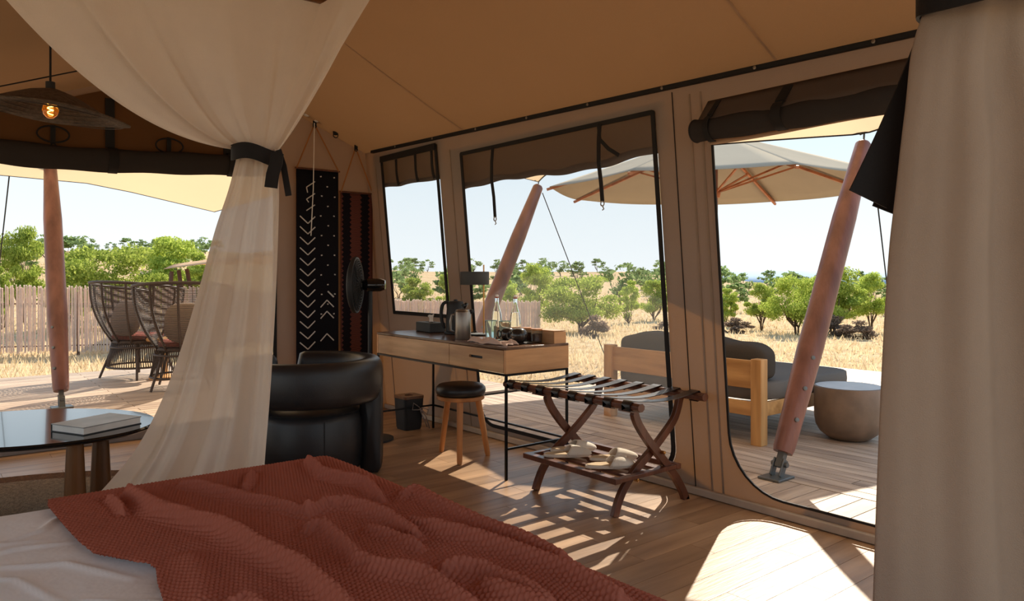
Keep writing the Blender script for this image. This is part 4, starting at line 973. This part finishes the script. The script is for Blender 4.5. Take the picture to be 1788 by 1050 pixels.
# drawer front with real slot
y0, y1, z0, z1 = 3.414, 3.975, DZ0 + .004, DZ1 - .020; sl = rrect(3.62, 3.76, .69, .706, .006, .006, 4); dr_ = MB()
loops = [[Vector((a, b, 0)) for a, b in ((y0, z0), (y1, z0), (y1, z1), (y0, z1))], [Vector((a, b, 0)) for a, b in sl]]
pts = [p for l in loops for p in l]; tr_ = tessellate_polygon(loops)
dr_.add([(DX0 + .001, p.x, p.y) for p in pts], [tuple(t_) for t_ in tr_]); dr_.add([(DX0 + .018, p.x, p.y) for p in pts], [tuple(t_) for t_ in tr_])
for lp in loops:
    n_ = len(lp); dr_.add([(DX0 + .001, p.x, p.y) for p in lp] + [(DX0 + .018, p.x, p.y) for p in lp], [(i, (i + 1) % n_, n_ + (i + 1) % n_, n_ + i) for i in range(n_)])
drw = dr_.build('drawer', M_oak, dk, smooth=0)
MB().box((DX0 + .024, 3.69, .698), (.01, .17, .03)).build('slot_recess', M_blackmatte, drw)
for xx in (DX0 + .008, DX1 - .008):
    for yy in (DY0 + .008, DY1 - .008): MB().box((xx, yy, .305), (.014, .014, .61)).build('leg', M_metal, dk, bevel=.001)
for a, b in (((DX0 + .008, DY0, .612), (DX0 + .008, DY1, .612)), ((DX1 - .008, DY0, .612), (DX1 - .008, DY1, .612)), ((DX0, DY0 + .008, .612), (DX1, DY0 + .008, .612)), ((DX0, DY1 - .008, .612), (DX1, DY1 - .008, .612)),
             ((DX0, DY0 + .008, .18), (DX1, DY0 + .008, .18)), ((DX0, DY1 - .008, .18), (DX1, DY1 - .008, .18)), ((DX1 - .008, DY0, .18), (DX1 - .008, DY1, .18))):
    MB().bar(a, b, .012, .012).build('rail', M_metal, dk)
DT = DZ1
# tissue box
ta = math.atan2(4.535 - 4.851, 2.924 - 2.968); tb_ = thing('tissue_box', 'dark grey tissue box at the far end of the desk', 'tissue box', (3.03, 4.71, DT))
R_ = Rz(ta); c0 = Vector((3.03, 4.71, DT))
MB().box(c0 + Vector((0, 0, .036)), (.25, .13, .070), R_).build('box', M_grey, tb_, bevel=.006)
MB().box(c0 + Vector((0, 0, .0722)), (.12, .03, .002), R_).build('opening', M_black, tb_)
m = MB(); m.grid(lambda u, v: c0 + R_ @ Vector((lerp(-.045, .045, u) * (1 - .35 * v), .012 * math.sin(u * 9 + v * 4) + .02 * v * math.sin(u * 4), .068 + .062 * v * (1 - .45 * abs(u - .4) * 1.4) + .006 * math.sin(u * 14))), 18, 10); m.build('tissue', M_white, tb_, smooth=180)
# kettle
k0 = Vector((3.05, 4.41, DT)); kt = thing('kettle', 'black electric kettle with loop handle behind the steel press pot', 'kettle', k0)
m = MB(); m.lathe([(.0, .02), (.070, .02), (.071, .04), (.068, .12), (.062, .20), (.056, .225), (.048, .235), (0, .238)], k0, 40); m.build('body', M_blackmatte, kt, smooth=50)
m = MB(); m.lathe([(.075, 0), (.082, .004), (.082, .016), (.07, .02)], k0, 36); m.build('base', M_blackmatte, kt)
hd = -RX
m = MB(); m.tube([k0 + hd * .05 + Vector((0, 0, .228)), k0 + hd * .075 + Vector((0, 0, .230)), k0 + hd * .098 + Vector((0, 0, .21)), k0 + hd * .106 + Vector((0, 0, .15)), k0 + hd * .100 + Vector((0, 0, .09)), k0 + hd * .088 + Vector((0, 0, .055)), k0 + hd * .074 + Vector((0, 0, .04))], [.012, .014, .014, .014, .013, .012, .01], 12); m.build('handle', M_blackmatte, kt, smooth=180, subsurf=1)
m = MB(); m.tube([k0 - hd * .055 + Vector((0, 0, .19)), k0 - hd * .085 + Vector((0, 0, .222))], [.022, .010], 12); m.build('spout', M_blackgloss, kt, smooth=180)
m = MB(); m.lathe([(.016, .235), (.014, .247), (0, .25)], k0, 20); m.build('lid_knob', M_blackmatte, kt)
# press pot
p0 = Vector((2.835, 4.015, DT)); pt = thing('press_pot', 'brushed steel press pot at the front edge of the desk', 'coffee pot', p0)
m = MB(); m.lathe([(0, 0), (.051, 0), (.053, .004), (.053, .178), (.050, .184), (0, .186)], p0, 40); m.build('body', M_steel, pt, smooth=40)
m = MB(); m.lathe([(.05, .186), (.045, .196), (.02, .20), (0, .20)], p0, 30); m.build('lid', M_steel, pt, smooth=50)
m = MB(); m.lathe([(.004, .198), (.004, .215), (.012, .218), (.013, .23), (0, .236)], p0, 20); m.build('plunger_knob', M_blackmatte, pt, smooth=50)
m = MB(); m.tube([p0 + hd * .05 + Vector((0, 0, .165)), p0 + hd * .074 + Vector((0, 0, .16)), p0 + hd * .082 + Vector((0, 0, .12)), p0 + hd * .08 + Vector((0, 0, .06)), p0 + hd * .052 + Vector((0, 0, .04))], .008, 10); m.build('handle', M_steel, pt, smooth=180)
m = MB(); m.tube([p0 - hd * .044 + Vector((0, 0, .178)), p0 - hd * .068 + Vector((0, 0, .190))], [.018, .010], 12); m.build('spout', M_blackmatte, pt, smooth=180)
# lamp
l0 = Vector((3.12, 4.20, DT)); lp = thing('table_lamp', 'small table lamp with dark drum shade on a thin brass stem', 'lamp', l0)
m = MB(); m.lathe([(0, 0), (.085, 0), (.088, .004), (.085, .012), (0, .014)], l0, 40); m.build('base', M_blackmatte, lp)
st = l0 + RX * .02
m = MB(); m.tube([st + Vector((0, 0, .01)), st + Vector((0, 0, .495))], .005, 10); m.build('stem', M_brass, lp)
sc_ = st - RX * .064; 
m = MB(); m.lathe([(.1, .355), (.102, .36), (.102, .44), (.1, .447), (.097, .44), (.097, .36), (.1, .355)], sc_, 48); m.build('shade', M_grey, lp, smooth=40)
m = MB(); m.lathe([(0, .425), (.097, .425), (.097, .43), (0, .43)], sc_, 40); m.build('diffuser', M_white, lp)
m = MB(); m.bar(st + Vector((0, 0, .41)), sc_ + Vector((0, 0, .41)), .01, .01); m.build('arm', M_brass, lp)
m = MB(); m.tube([l0 + Vector((.03, .08, .004)), l0 + Vector((.05, .12, .02)), l0 + Vector((.03, .17, .006)), l0 + Vector((.02, .2, .05)), l0 + Vector((-.02, .16, .06)), l0 + Vector((-.03, .10, .02))], .004, 6); m.build('cord', M_black, lp, smooth=180)
# glasses, bottles
def bottle(c, lab):
    t = thing('water_bottle', lab, 'bottle', c)
    m = MB(); m.lathe([(0, .004), (.036, .004), (.041, .012), (.041, .05), (.039, .10), (.032, .16), (.021, .20), (.0145, .225), (.0135, .262), (.016, .268), (.0135, .272), (.011, .272), (.011, .226), (.018, .198), (.029, .158), (.036, .10), (.038, .05), (.038, .014), (0, .010)], c, 32); m.build('glass_body', M_glass, t, smooth=60)
    m = MB(); m.lathe([(.0125, .270), (.013, .28), (.011, .288), (0, .292)], c, 16); m.build('stopper', M_white, t)
    m = MB(); m.lathe([(.0135, .266), (.015, .270), (.0135, .274)], c, 16); m.build('rubber_seal', M_red, t)
    m = MB(); m.tube([c + RX * .018 + Vector((0, 0, .245)), c + RX * .022 + Vector((0, 0, .27)), c + Vector((0, 0, .298)), c - RX * .022 + Vector((0, 0, .27)), c - RX * .018 + Vector((0, 0, .245))], .0018, 6); m.build('wire_clip', M_steel, t)
    m = MB(); m.lathe([(0, .011), (.0375, .013), (.0375, .05), (.0355, .10), (.0285, .158), (.024, .175), (0, .175)], c, 32); m.build('water', M_water, t, smooth=60)
bottle(Vector((3.13, 4.03, DT)), 'clear swing-top water bottle behind the drinking glasses, next to the lamp stem')
bottle(Vector((3.13, 3.83, DT)), 'clear swing-top water bottle behind the dark cups, away from the lamp')
for (xx, yy), lab in (((3.0, 3.925), 'teal tinted tumbler nearer the press pot'), ((3.03, 3.815), 'teal tinted tumbler nearer the dark cups')):
    c = Vector((xx, yy, DT)); t = thing('tumbler', lab, 'glass', c, 'tumblers on the desk')
    m = MB(); m.lathe([(0, 0), (.034, 0), (.038, .006), (.040, .12), (.038, .122), (.036, .118), (.034, .012), (0, .010)], c, 32); m.build('glass_body', M_teal, t, smooth=40)
    m = MB(); m.tube([c + Vector((.039 * math.cos(a), .039 * math.sin(a), .121)) for a in np.linspace(0, 2 * PI, 32, endpoint=False)], .0018, 6, close=True); m.build('rim', pbr('teal_rim', srgb(120, 168, 170), rough=.1), t)
# tray, cups, jars, box, napkin
m = MB(); m.lathe([(0, 0), (.105, 0), (.115, .006), (.112, .009), (.1, .005), (0, .005)], (2.95, 3.63, DT), 48, None, .9, 1.35); tag(m.build('serving_tray', M_blackmatte), 'low dark oval tray carrying the cups and jars on the desk', 'tray')
for (xx, yy, r_), lab in (((2.99, 3.735, .047), 'dark ceramic cup with ring handle, behind the napkin'), ((2.925, 3.545, .053), 'larger dark ceramic cup at the front of the tray')):
    c = Vector((xx, yy, DT + .005)); t = thing('dark_cup', lab, 'cup', c)
    m = MB(); m.lathe([(0, 0), (r_ * .5, 0), (r_ * .85, r_ * .25), (r_, r_ * .75), (r_ * .95, r_ * 1.2), (r_ * .72, r_ * 1.55), (r_ * .40, r_ * 1.68), (0, r_ * 1.7)], c, 36); m.build('body', M_ceram, t, smooth=60)
    m = MB(); m.tube([c + hd * r_ * .95 + Vector((0, 0, r_ * .85)) + hd * .018 * (1 - math.cos(a)) * .6 + Vector((0, 0, .022 * math.sin(a))) for a in np.linspace(0, 2 * PI, 16, endpoint=False)], .004, 8, close=True); m.build('handle', M_ceram, t)
for (xx, yy), lab in (((3.075, 3.65), 'small glass jar with brown filling, behind the larger dark cup'), ((3.06, 3.535), 'small glass jar with brown filling, next to the wooden box end')):
    c = Vector((xx, yy, DT + .005)); t = thing('storage_jar', lab, 'jar', c)
    m = MB(); m.lathe([(0, 0), (.034, 0), (.036, .004), (.036, .072), (.034, .072), (.034, .004), (0, .003)], c, 28); m.build('glass_body', M_glass, t, smooth=40)
    m = MB(); m.lathe([(0, .004), (.033, .004), (.033, .05), (0, .052)], c, 24); m.build('filling', M_jarfill, t)
    m = MB(); m.lathe([(.037, .072), (.038, .076), (.037, .082), (0, .083)], c, 28); m.build('lid', M_stool, t)
bx = thing('wooden_box', 'long low oak box along the rear edge of the desk', 'box', (3.135, 3.70, DT))
for cc_, dd in (((3.09, 3.70, DT + .036), (.012, .60, .072)), ((3.178, 3.70, DT + .036), (.012, .60, .072)), ((3.134, 3.402, DT + .036), (.1, .012, .072)), ((3.134, 3.994, DT + .036), (.1, .012, .072)), ((3.134, 3.70, DT + .006), (.08, .59, .01))):
    MB().box(cc_, dd).build('board', M_oakx if dd[0] > .09 else M_oak, bx, bevel=.001)
MB().box((3.134, 3.48, DT + .077), (.1, .16, .006)).build('lid', M_oak, bx, bevel=.001)
bpy.data.objects
def nap(u, v):
    x = lerp(2.745, 2.85, v); y = lerp(3.84, 3.47, u)
    h = .012 + .010 * math.sin(u * 11 + v * 5) + .008 * math.sin(u * 23 - v * 9) + .012 * math.sin(v * PI) * (1 - .4 * u)
    e = min(u, 1 - u, v, 1 - v) * 8; w = .012 * math.sin(v * 15 + u * 3)
    return (x + .015 * math.sin(u * 9), y + w, DT + max(.002, h * min(1, .25 + e)))
m = MB(); m.grid(nap, 60, 26); tag(m.build('napkin', M_napkin, smooth=180, solid=.003), 'crumpled pale pink linen napkin on the front edge of the desk', 'napkin')

# ------------------------------------------------------------------ stool, bin, tie cord
s0 = Vector((2.80, 3.99, 0)); sl_ = thing('stool', 'round stool with black leather pad tucked under the desk', 'stool', s0)
m = MB(); m.lathe([(0, .418), (.14, .418), (.158, .428), (.165, .448), (.160, .470), (.142, .486), (.10, .493), (0, .495)], s0, 48); m.build('seat', M_leather, sl_, smooth=60)
m = MB(); m.lathe([(0, .390), (.150, .390), (.156, .395), (.156, .415), (0, .418)], s0, 48); m.build('seat_board', M_stool, sl_, smooth=40)
for bx_, by_ in ((2.70, 3.86), (2.80, 4.22), (2.985, 3.94)):
    b_ = Vector((bx_, by_, 0)); d_ = (s0 - b_); tp_ = b_ + d_ * .38 + Vector((0, 0, .395)); m = MB(); m.tube([b_, b_.lerp(tp_, .05), tp_], [.015, .018, .021], 18); m.build('leg', M_stool, sl_)
b0 = Vector((3.03, 5.02, 0)); bn = thing('waste_bin', 'small black bin with a wooden lid under the desk', 'bin', b0)
rr_ = rrect(-.09, .09, -.09, .09, .03, .03, 5)
m = MB(); n_ = len(rr_); lv = [(.80, .0), (.86, .02), (1.0, .24)]; 
m.add([(b0.x + a * k, b0.y + b * k, z) for k, z in lv for a, b in rr_], [(i + n_ * j, (i + 1) % n_ + n_ * j, (i + 1) % n_ + n_ * (j + 1), i + n_ * (j + 1)) for j in range(2) for i in range(n_)] + [tuple(range(n_)), tuple(range(2 * n_, 3 * n_))]); m.build('bin_body', M_blackmatte, bn, smooth=40)
hole = [(.035 * math.cos(a), .035 * math.sin(a)) for a in np.linspace(0, 2 * PI, 20, endpoint=False)]; lid = MB()
lo = [[Vector((a * 1.02, b * 1.02, 0)) for a, b in rr_], [Vector((a, b, 0)) for a, b in hole]]; ps = [p for l in lo for p in l]; tt = [tuple(q) for q in tessellate_polygon(lo)]
lid.add([(b0.x + p.x, b0.y + p.y, .262) for p in ps], tt); lid.add([(b0.x + p.x, b0.y + p.y, .242) for p in ps], tt)
for l in lo: k = len(l); lid.add([(b0.x + p.x, b0.y + p.y, .262) for p in l] + [(b0.x + p.x, b0.y + p.y, .242) for p in l], [(i, (i + 1) % k, k + (i + 1) % k, k + i) for i in range(k)])
lid.build('lid', M_desktop, bn, smooth=0)
q0 = Vector((2.79, 4.925, .2)); m = MB(); kp = q0
def cp(u, v): return fy(u, v, 4.905)
for loop in ([(733, 712), (722, 704), (720, 716), (731, 716), (737, 712), (748, 716), (746, 724), (736, 716)], [(734, 714), (744, 728), (750, 748)], [(733, 714), (740, 732), (746, 746)]):
    m.tube([cp(u, v) for u, v in loop], .004, 6)
tag(m.build('tie_cord', pbr('grey_cord', srgb(150, 140, 136), rough=.9), smooth=180), 'thin grey cord tied in a bow on the desk rail beside the bin', 'cord')

# ------------------------------------------------------------------ luggage rack with slippers
lr = thing('luggage_rack', 'folding dark wood luggage rack with black straps between desk and tent door', 'luggage rack', (2.97, 2.87, 0))
BX0, BX1, BY0, BY1, BZ = 2.725, 3.225, 2.38, 3.42, .560
oct_ = [(.024 * math.cos(a) * 1.1, .022 * math.sin(a)) for a in np.linspace(PI / 8, 2 * PI + PI / 8, 8, endpoint=False)]
for xx, tw_ in ((BX0, .3), (BX1, -.3)):
    m = MB(); m.prism(oct_, lambda a, b, t_: (xx + a, t_, BZ + b), BY0, BY1); m.build('beam', M_darkwood, lr, smooth=0, bevel=.002)
for k in range(8):
    yy = 2.455 + k * .128; m = MB(); pts = [(BX0 + .005, yy, BZ - .026), (BX0 - .026, yy, BZ - .02), (BX0 - .03, yy, BZ + .01), (BX0 - .012, yy, BZ + .028)]
    pts += [(lerp(BX0, BX1, q), yy, BZ + .026 - .022 * math.sin(PI * q)) for q in np.linspace(.04, .96, 9)] + [(BX1 + .012, yy, BZ + .028), (BX1 + .03, yy, BZ + .01), (BX1 + .026, yy, BZ - .02), (BX1 - .005, yy, BZ - .026)]
    m.ribbon(pts, .056, .0035, up=(0, .0001, 1) if 0 else (0, 0, 1)); m.build('strap', pbr('dark_strap', srgb(44, 36, 34), rough=.3, bump=.1), lr, smooth=60)
def legpath(px, y): return [Vector((p.x, y, p.z)) for p in (fy(u, v, 2.5) for u, v in px)]
LA = [(1108, 708), (1116, 738), (1135, 770), (1158, 800), (1180, 830), (1194, 855), (1202, 877)]; LBp = [(1200, 690), (1190, 730), (1170, 762), (1145, 795), (1118, 828), (1097, 865), (1084, 905)]
def sm(pts, n=24):
    out = []
    for i in range(n + 1): t_ = i / n * (len(pts) - 1); out.append(Vector(tuple(cat([(k, p[c]) for k, p in enumerate(pts)], t_) for c in range(3))))
    return out
for y_a, y_b in ((2.515, 2.545), (3.17, 3.14)):
    for path, yy in ((LA, y_a), (LBp, y_b)):
        q = sm(legpath(path, yy)); q[-1].z = 0.0; q[0].z = BZ - .01; q[0].x = BX0 if path is LA else BX1
        m = MB(); m.ribbon(q, .026, .042, up=(1, 0, .2) if path is LA else (1, 0, -.2)); lg = m.build('leg', M_darkwood, lr, smooth=50, bevel=.003)
for yy in (2.495, 3.19):
    for (u, v) in ((1156, 790), (1110, 838)):
        p = fy(u, v, 2.5); m = MB(); m.lathe([(.009, -.01), (.009, .012), (.005, .016), (0, .016)], (p.x, yy, p.z), 12, Matrix.Rotation(PI / 2 if yy < 3 else -PI / 2, 3, 'X')); m.build('bolt', M_brass, lr)
SZ = .195
for cc_, dd in (((2.675, 2.83, SZ), (.045, .70, .028)), ((3.135, 2.83, SZ), (.035, .70, .028)), ((2.905, 2.50, SZ), (.43, .035, .022)), ((2.905, 3.165, SZ), (.43, .035, .022)), ((2.79, 2.83, SZ), (.05, .64, .014)), ((2.905, 2.83, SZ), (.05, .64, .014)), ((3.02, 2.83, SZ), (.05, .64, .014))):
    MB().box(cc_, dd).build('shelf_slat', M_darkwood, lr, bevel=.003)
def slipper():
    r = bpy.data.objects.new('slipper', None); C.objects.link(r)
    ol = []
    for k in range(36):
        a = 2 * PI * k / 36; x = .128 * math.cos(a); w = .043 + .008 * math.cos(a) + (.004 if math.cos(a) < -.4 else 0); ol.append((x, w * math.copysign(abs(math.sin(a)) ** .8, math.sin(a))))
    m = MB(); m.prism(ol, lambda a, b, t_: (a, b, t_), 0, .016); m.build('sole', M_cream, r, smooth=40, bevel=.004)
    m = MB(); m.prism([(a * .93, b * .9) for a, b in ol], lambda a, b, t_: (a, b, t_), .016, .019); m.build('insole', M_creamin, r, smooth=40)
    def up(u, v):
        x = lerp(-.012 + .035 * math.sin(v * PI), .132, u ** .8); c = max(0, 1 - (x / .134) ** 2); c = math.sqrt(c) if x > 0 else 1
        w = (.053 + .002) * c ** .75; a = v * PI
        return (x, w * math.cos(a), .012 + (.046 * (1 - .5 * u ** 1.3)) * math.sin(a) ** .7 * (c ** .5))
    m = MB(); m.grid(up, 14, 16); m.build('upper', M_cream, r, smooth=180, solid=.006)
    return r
sp0 = slipper(); first = True
for (ux, vx, uh, vh), lab in zip(((1078, 790, 1002, 806), (1066, 778, 990, 796), (1152, 812, 1078, 826), (1135, 800, 1058, 815)), ('cream slipper of the far pair, nearer the bed', 'cream slipper of the far pair, nearer the tent wall', 'cream slipper of the near pair, overlapping the front slat', 'cream slipper of the near pair, nearer the tent wall')):
    pass
SP = [((2.79, 2.97), -34, 'cream slipper, the front one of the pair beside the far rack legs'), ((2.90, 3.04), -30, 'cream slipper, the rear one of the pair beside the far rack legs'),
      ((2.80, 2.66), -34, 'cream slipper, the front one of the pair beside the near rack legs'), ((2.93, 2.76), -32, 'cream slipper, the rear one of the pair beside the near rack legs')]
for k, ((xx, yy), a, lab) in enumerate(SP):
    o = sp0 if k == 0 else dup(sp0, (0, 0, 0)); o.location = (xx, yy, .21); o.rotation_euler = (0, 0, d2r(a)); o['label'] = lab; o['category'] = 'slipper'; o['group'] = 'slippers on the rack shelf'

# ------------------------------------------------------------------ terrace: sofa, drum table, parasol
sf = thing('outdoor_sofa', 'low teak daybed sofa with grey cushions on the terrace, seen from behind', 'sofa', (5.3, 3.7, 0))
MB().box((4.66, 3.70, .49), (.03, 1.44, .20)).build('back_board', M_teak, sf, bevel=.004)
for yy in (2.985, 4.415): MB().box((4.66, yy, .30), (.085, .085, .61)).build('post', M_teakz, sf, bevel=.006)
for yy in (2.985, 4.415): MB().box((6.02, yy, .12), (.08, .08, .24)).build('leg', M_teakz, sf, bevel=.006)
for a, b in (((4.70, 2.985, .245), (6.06, 2.985, .245)), ((4.70, 4.415, .245), (6.06, 4.415, .245)), ((4.66, 2.98, .245), (4.66, 4.42, .245)), ((6.02, 2.98, .245), (6.02, 4.42, .245))): MB().bar(a, b, .035, .10).build('rail', M_teak, sf, bevel=.004)
MB().box((4.80, 4.52, .26), (.06, .06, .52)).build('side_post', M_teakz, sf, bevel=.004)
sbox((5.36, 3.70, .36), (1.34, 1.46, .15), e=9, nu=48).build('seat_cushion', M_cushsun, sf, smooth=180)
sbox((4.835, 3.70, .565), (.24, 1.40, .31), e=4.5, nu=48, nv=24, fn=lambda P: Vector((P.x + .012 * math.sin(P.y * 6), P.y, P.z + .012 * math.sin(P.y * 4 + 1) + .008 * math.sin(P.y * 19)))).build('back_cushion', M_cushion, sf, smooth=180)
dc = Vector((5.36, 2.69, 0)); dt = thing('drum_table', 'bronze coloured round drum side table on the deck next to the sofa', 'side table', dc)
m = MB(); m.lathe([(0, .0), (.13, 0), (.15, .012), (.20, .05), (.228, .10), (.238, .16), (.240, .375), (.236, .383), (0, .383)], dc, 64); m.build('body', M_concrete, dt, smooth=35)
m = MB(); m.lathe([(0, .383), (.226, .383), (.228, .386), (0, .387)], dc, 64); m.build('top', pbr('grey_top', srgb(160, 160, 164), rough=.35), dt, smooth=35)
uc = Vector((6.92, 4.98, 0)); um = thing('parasol', 'large octagonal taupe parasol standing behind the sofa', 'parasol', uc)
RU, ZR, ZA = 1.85, 2.15, 2.78; rotu = d2r(12)
cor = [uc + Vector((RU * math.cos(rotu + k * PI / 4), RU * math.sin(rotu + k * PI / 4), ZR)) for k in range(8)]; apx = uc + Vector((0, 0, ZA))
for k in range(8):
    a, b = cor[k], cor[(k + 1) % 8]; m = MB()
    m.grid(lambda u, v: apx.lerp(a.lerp(b, u), max(v, .04)) - Vector((0, 0, .02 * math.sin(PI * u) * v)), 8, 10); m.build('canopy_panel', M_umb, um, smooth=180, solid=.004)
    m = MB(); m.bar(apx - Vector((0, 0, .07)), a + (a - apx).normalized() * .03 - Vector((0, 0, .022)), .024, .028); rb1 = m.build('rib', M_rib, um)
    m = MB(); m.bar(uc + Vector((0, 0, 2.1)), (apx.lerp(a, .5)) - Vector((0, 0, .06)), .016, .02); m.build('strut', M_rib, um)
m = MB(); m.tube([uc + Vector((0, 0, .06)), uc + Vector((0, 0, 2.80))], .03, 20); m.build('pole', M_mast, um)
m = MB(); m.lathe([(0, 0), (.35, 0), (.35, .05), (.06, .08), (.06, .2), (0, .2)], uc, 40); m.build('base', M_concrete, um)
m = MB(); m.lathe([(.05, 2.05), (.06, 2.1), (.05, 2.15), (.03, 2.15)], uc, 20); m.build('hub', M_rib, um)

# ------------------------------------------------------------------ back terrace: wicker chairs, side table
def wicker():
    r = bpy.data.objects.new('wicker_chair', None); C.objects.link(r)
    def rad(z, a):
        t_ = max(0, (z - .44) / .64); b = .27 + .20 * math.sin(min(1, t_ * 1.15) * PI / 2) ** .8 + .03 * t_; return b
    A0, A1 = d2r(-130), d2r(130)
    def topz(a): return 1.05 + .07 * math.cos(a * .9)
    m = MB(); nr_ = 46
    for k in range(nr_):
        t_ = k / (nr_ - 1); pts = []
        for i in range(41):
            a = lerp(A0, A1, i / 40); z = lerp(.44, topz(a), t_); q = rad(z, a) + (.0045 if (i + k) % 2 else -.0045); pts.append((q * math.cos(a), q * math.sin(a), z))
        m.tube(pts, .0048, 4)
    m.build('woven_shell', M_wick, r, smooth=180, kind='stuff', recalc=False)
    for i in range(9):
        a = lerp(A0, A1, i / 8); m = MB(); m.tube([(rad(z, a) * math.cos(a), rad(z, a) * math.sin(a), z) for z in np.linspace(.42, topz(a), 12)], .013, 8); m.build('rib', M_wick, r, smooth=180)
    m = MB(); m.tube([(rad(topz(a), a) * math.cos(a), rad(topz(a), a) * math.sin(a), topz(a)) for a in np.linspace(A0, A1, 40)], .017, 8); m.build('rim', M_wick, r, smooth=180)
    m = MB(); m.lathe([(0, .40), (.27, .40), (.28, .42), (.27, .44), (0, .44)], (0, 0, 0), 36); m.build('seat', M_wick, r)
    m = MB(); m.tube([(.29 * math.cos(a), .29 * math.sin(a), .36) for a in np.linspace(0, 2 * PI, 32, endpoint=False)], .012, 6, close=True); m.tube([(.33 * math.cos(a), .33 * math.sin(a), .13) for a in np.linspace(0, 2 * PI, 32, endpoint=False)], .012, 6, close=True)
    for k in range(80): a = 2 * PI * k / 80; m.tube([(.275 * math.cos(a), .275 * math.sin(a), .41), (.33 * math.cos(a + .05), .33 * math.sin(a + .05), .13)], .005, 4)
    m.build('skirt', M_wick, r, smooth=180, kind='stuff', recalc=False)
    for k in range(4):
        a = PI / 4 + k * PI / 2; m = MB(); m.tube([(.24 * math.cos(a), .24 * math.sin(a), .42), (.40 * math.cos(a), .40 * math.sin(a), .002)], [.016, .013], 8); m.build('leg', M_wick, r)
    sbox((0, 0, .475), (.50, .50, .09), e=3).build('seat_cushion', M_kilim, r, smooth=180)
    m = sbox((0, 0, 0), (.12, .42, .42), e=3); m.v = [tuple(Matrix.Rotation(d2r(-16), 3, 'Y') @ Vector(v) + Vector((.20, .04, .70))) for v in m.v]; m.build('pillow', M_pill, r, smooth=180)
    return r
wc = wicker(); fwd = math.atan2(-RY.y, -RY.x)
c1 = room(-4.42, 8.80); c2_ = room(-3.50, 7.95)
wc.location = (*c1, 0); wc.rotation_euler = (0, 0, fwd - .35); wc['label'] = 'dark wicker tub chair on the back terrace, fully in view beside the mast'; wc['category'] = 'chair'; wc['group'] = 'wicker chairs on the back terrace'
w2 = dup(wc, (*c2_, 0), fwd + .3, 'dark wicker tub chair on the back terrace, half hidden by the bed curtain')
sp_ = Vector((*room(-4.02, 8.62), 0)); 
st_ = thing('side_table', 'light wood pedestal table between the two wicker chairs', 'side table', sp_)
m = MB(); m.lathe([(0, .44), (.19, .44), (.2, .455), (.19, .47), (0, .47)], sp_, 36); m.build('tabletop', M_teak, st_)
m = MB(); m.lathe([(.045, .03), (.035, .1), (.035, .35), (.07, .44)], sp_, 24); m.build('stem', M_teakz, st_, smooth=60)
m = MB(); m.lathe([(0, 0), (.17, 0), (.17, .03), (.05, .05), (0, .05)], sp_, 32); m.build('foot', M_teak, st_)

# ------------------------------------------------------------------ reed fence and neighbour canopy
fn_ = thing('reed_fence', 'pale reed fence on low posts running behind both terraces', 'fence', (*room(-7, 16), -.5))
FP = [(room(-11.6, 15.4), .96, -.50), (room(-7.0, 16.4), .90, -.46), (room(-3.4, 21.5), .46, -.62), (room(.92, 24.0), .33, -.72)]
rf = random.Random(9)
for (p, z1a, z0a), (q, z1b, z0b) in zip(FP, FP[1:]):
    L = math.hypot(q[0] - p[0], q[1] - p[1]); n_ = int(L / 2.4) + 1
    for k in range(n_):
        m = MB(); t0, t1 = k / n_, (k + 1) / n_; cnt = int(L / n_ / .027)
        for i in range(cnt):
            t_ = lerp(t0, t1, (i + rf.random() * .7) / cnt); x, y = lerp(p[0], q[0], t_), lerp(p[1], q[1], t_); zt = lerp(z1a, z1b, t_) + rf.uniform(-.03, .05); zb = lerp(z0a, z0b, t_) + rf.uniform(.02, .08)
            a = rf.uniform(-.012, .012); m.tube([(x + rf.uniform(-.02, .02), y + rf.uniform(-.02, .02), zb), (x + a, y + a, zt)], rf.uniform(.011, .021), 4, cap=False)
        m.build('reed_panel', M_reed, fn_, smooth=180, kind='stuff', recalc=False)
        for tt_ in (t0,):
            x, y = lerp(p[0], q[0], tt_), lerp(p[1], q[1], tt_); gz = terrain(x, y)
            m = MB(); m.tube([(x + .04, y + .06, gz - .1), (x + .04, y + .06, lerp(z1a, z1b, tt_) - .1)], .03, 8); m.build('post', M_post, fn_)
    for dz in (.12, .75): m = MB(); m.tube([(p[0] + .03, p[1] + .04, lerp(z0a, z1a, dz)), (q[0] + .03, q[1] + .04, lerp(z0b, z1b, dz))], .014, 6); m.build('rail', M_post, fn_)
nc = thing('neighbour_canopy', 'cream canopy of a neighbouring tent beyond the wicker chairs', 'canopy', at(400, 500, 18))
m = MB(); A0_, A1_, A2_, A3_ = at(286, 470, 18), at(520, 440, 17), at(560, 462, 21), at(330, 462, 22)
m.grid(lambda u, v: A0_.lerp(A1_, u).lerp(A3_.lerp(A2_, u), v) + Vector((0, 0, .25 * math.sin(PI * v) * (.3 + u))), 10, 8); m.build('canopy_sheet', M_fly, nc, smooth=180, solid=.01)
for (u, v, Yd), (u2, v2) in (((300, 474, 18.2), (288, 520)), ((312, 472, 18.4), (330, 525)), ((326, 470, 18.6), (350, 530))):
    a, b = at(u, v, Yd), at(u2, v2, Yd); b.z = terrain(b.x, b.y); m = MB(); m.tube([a, b], .05, 8); m.build('pole', M_post, nc)
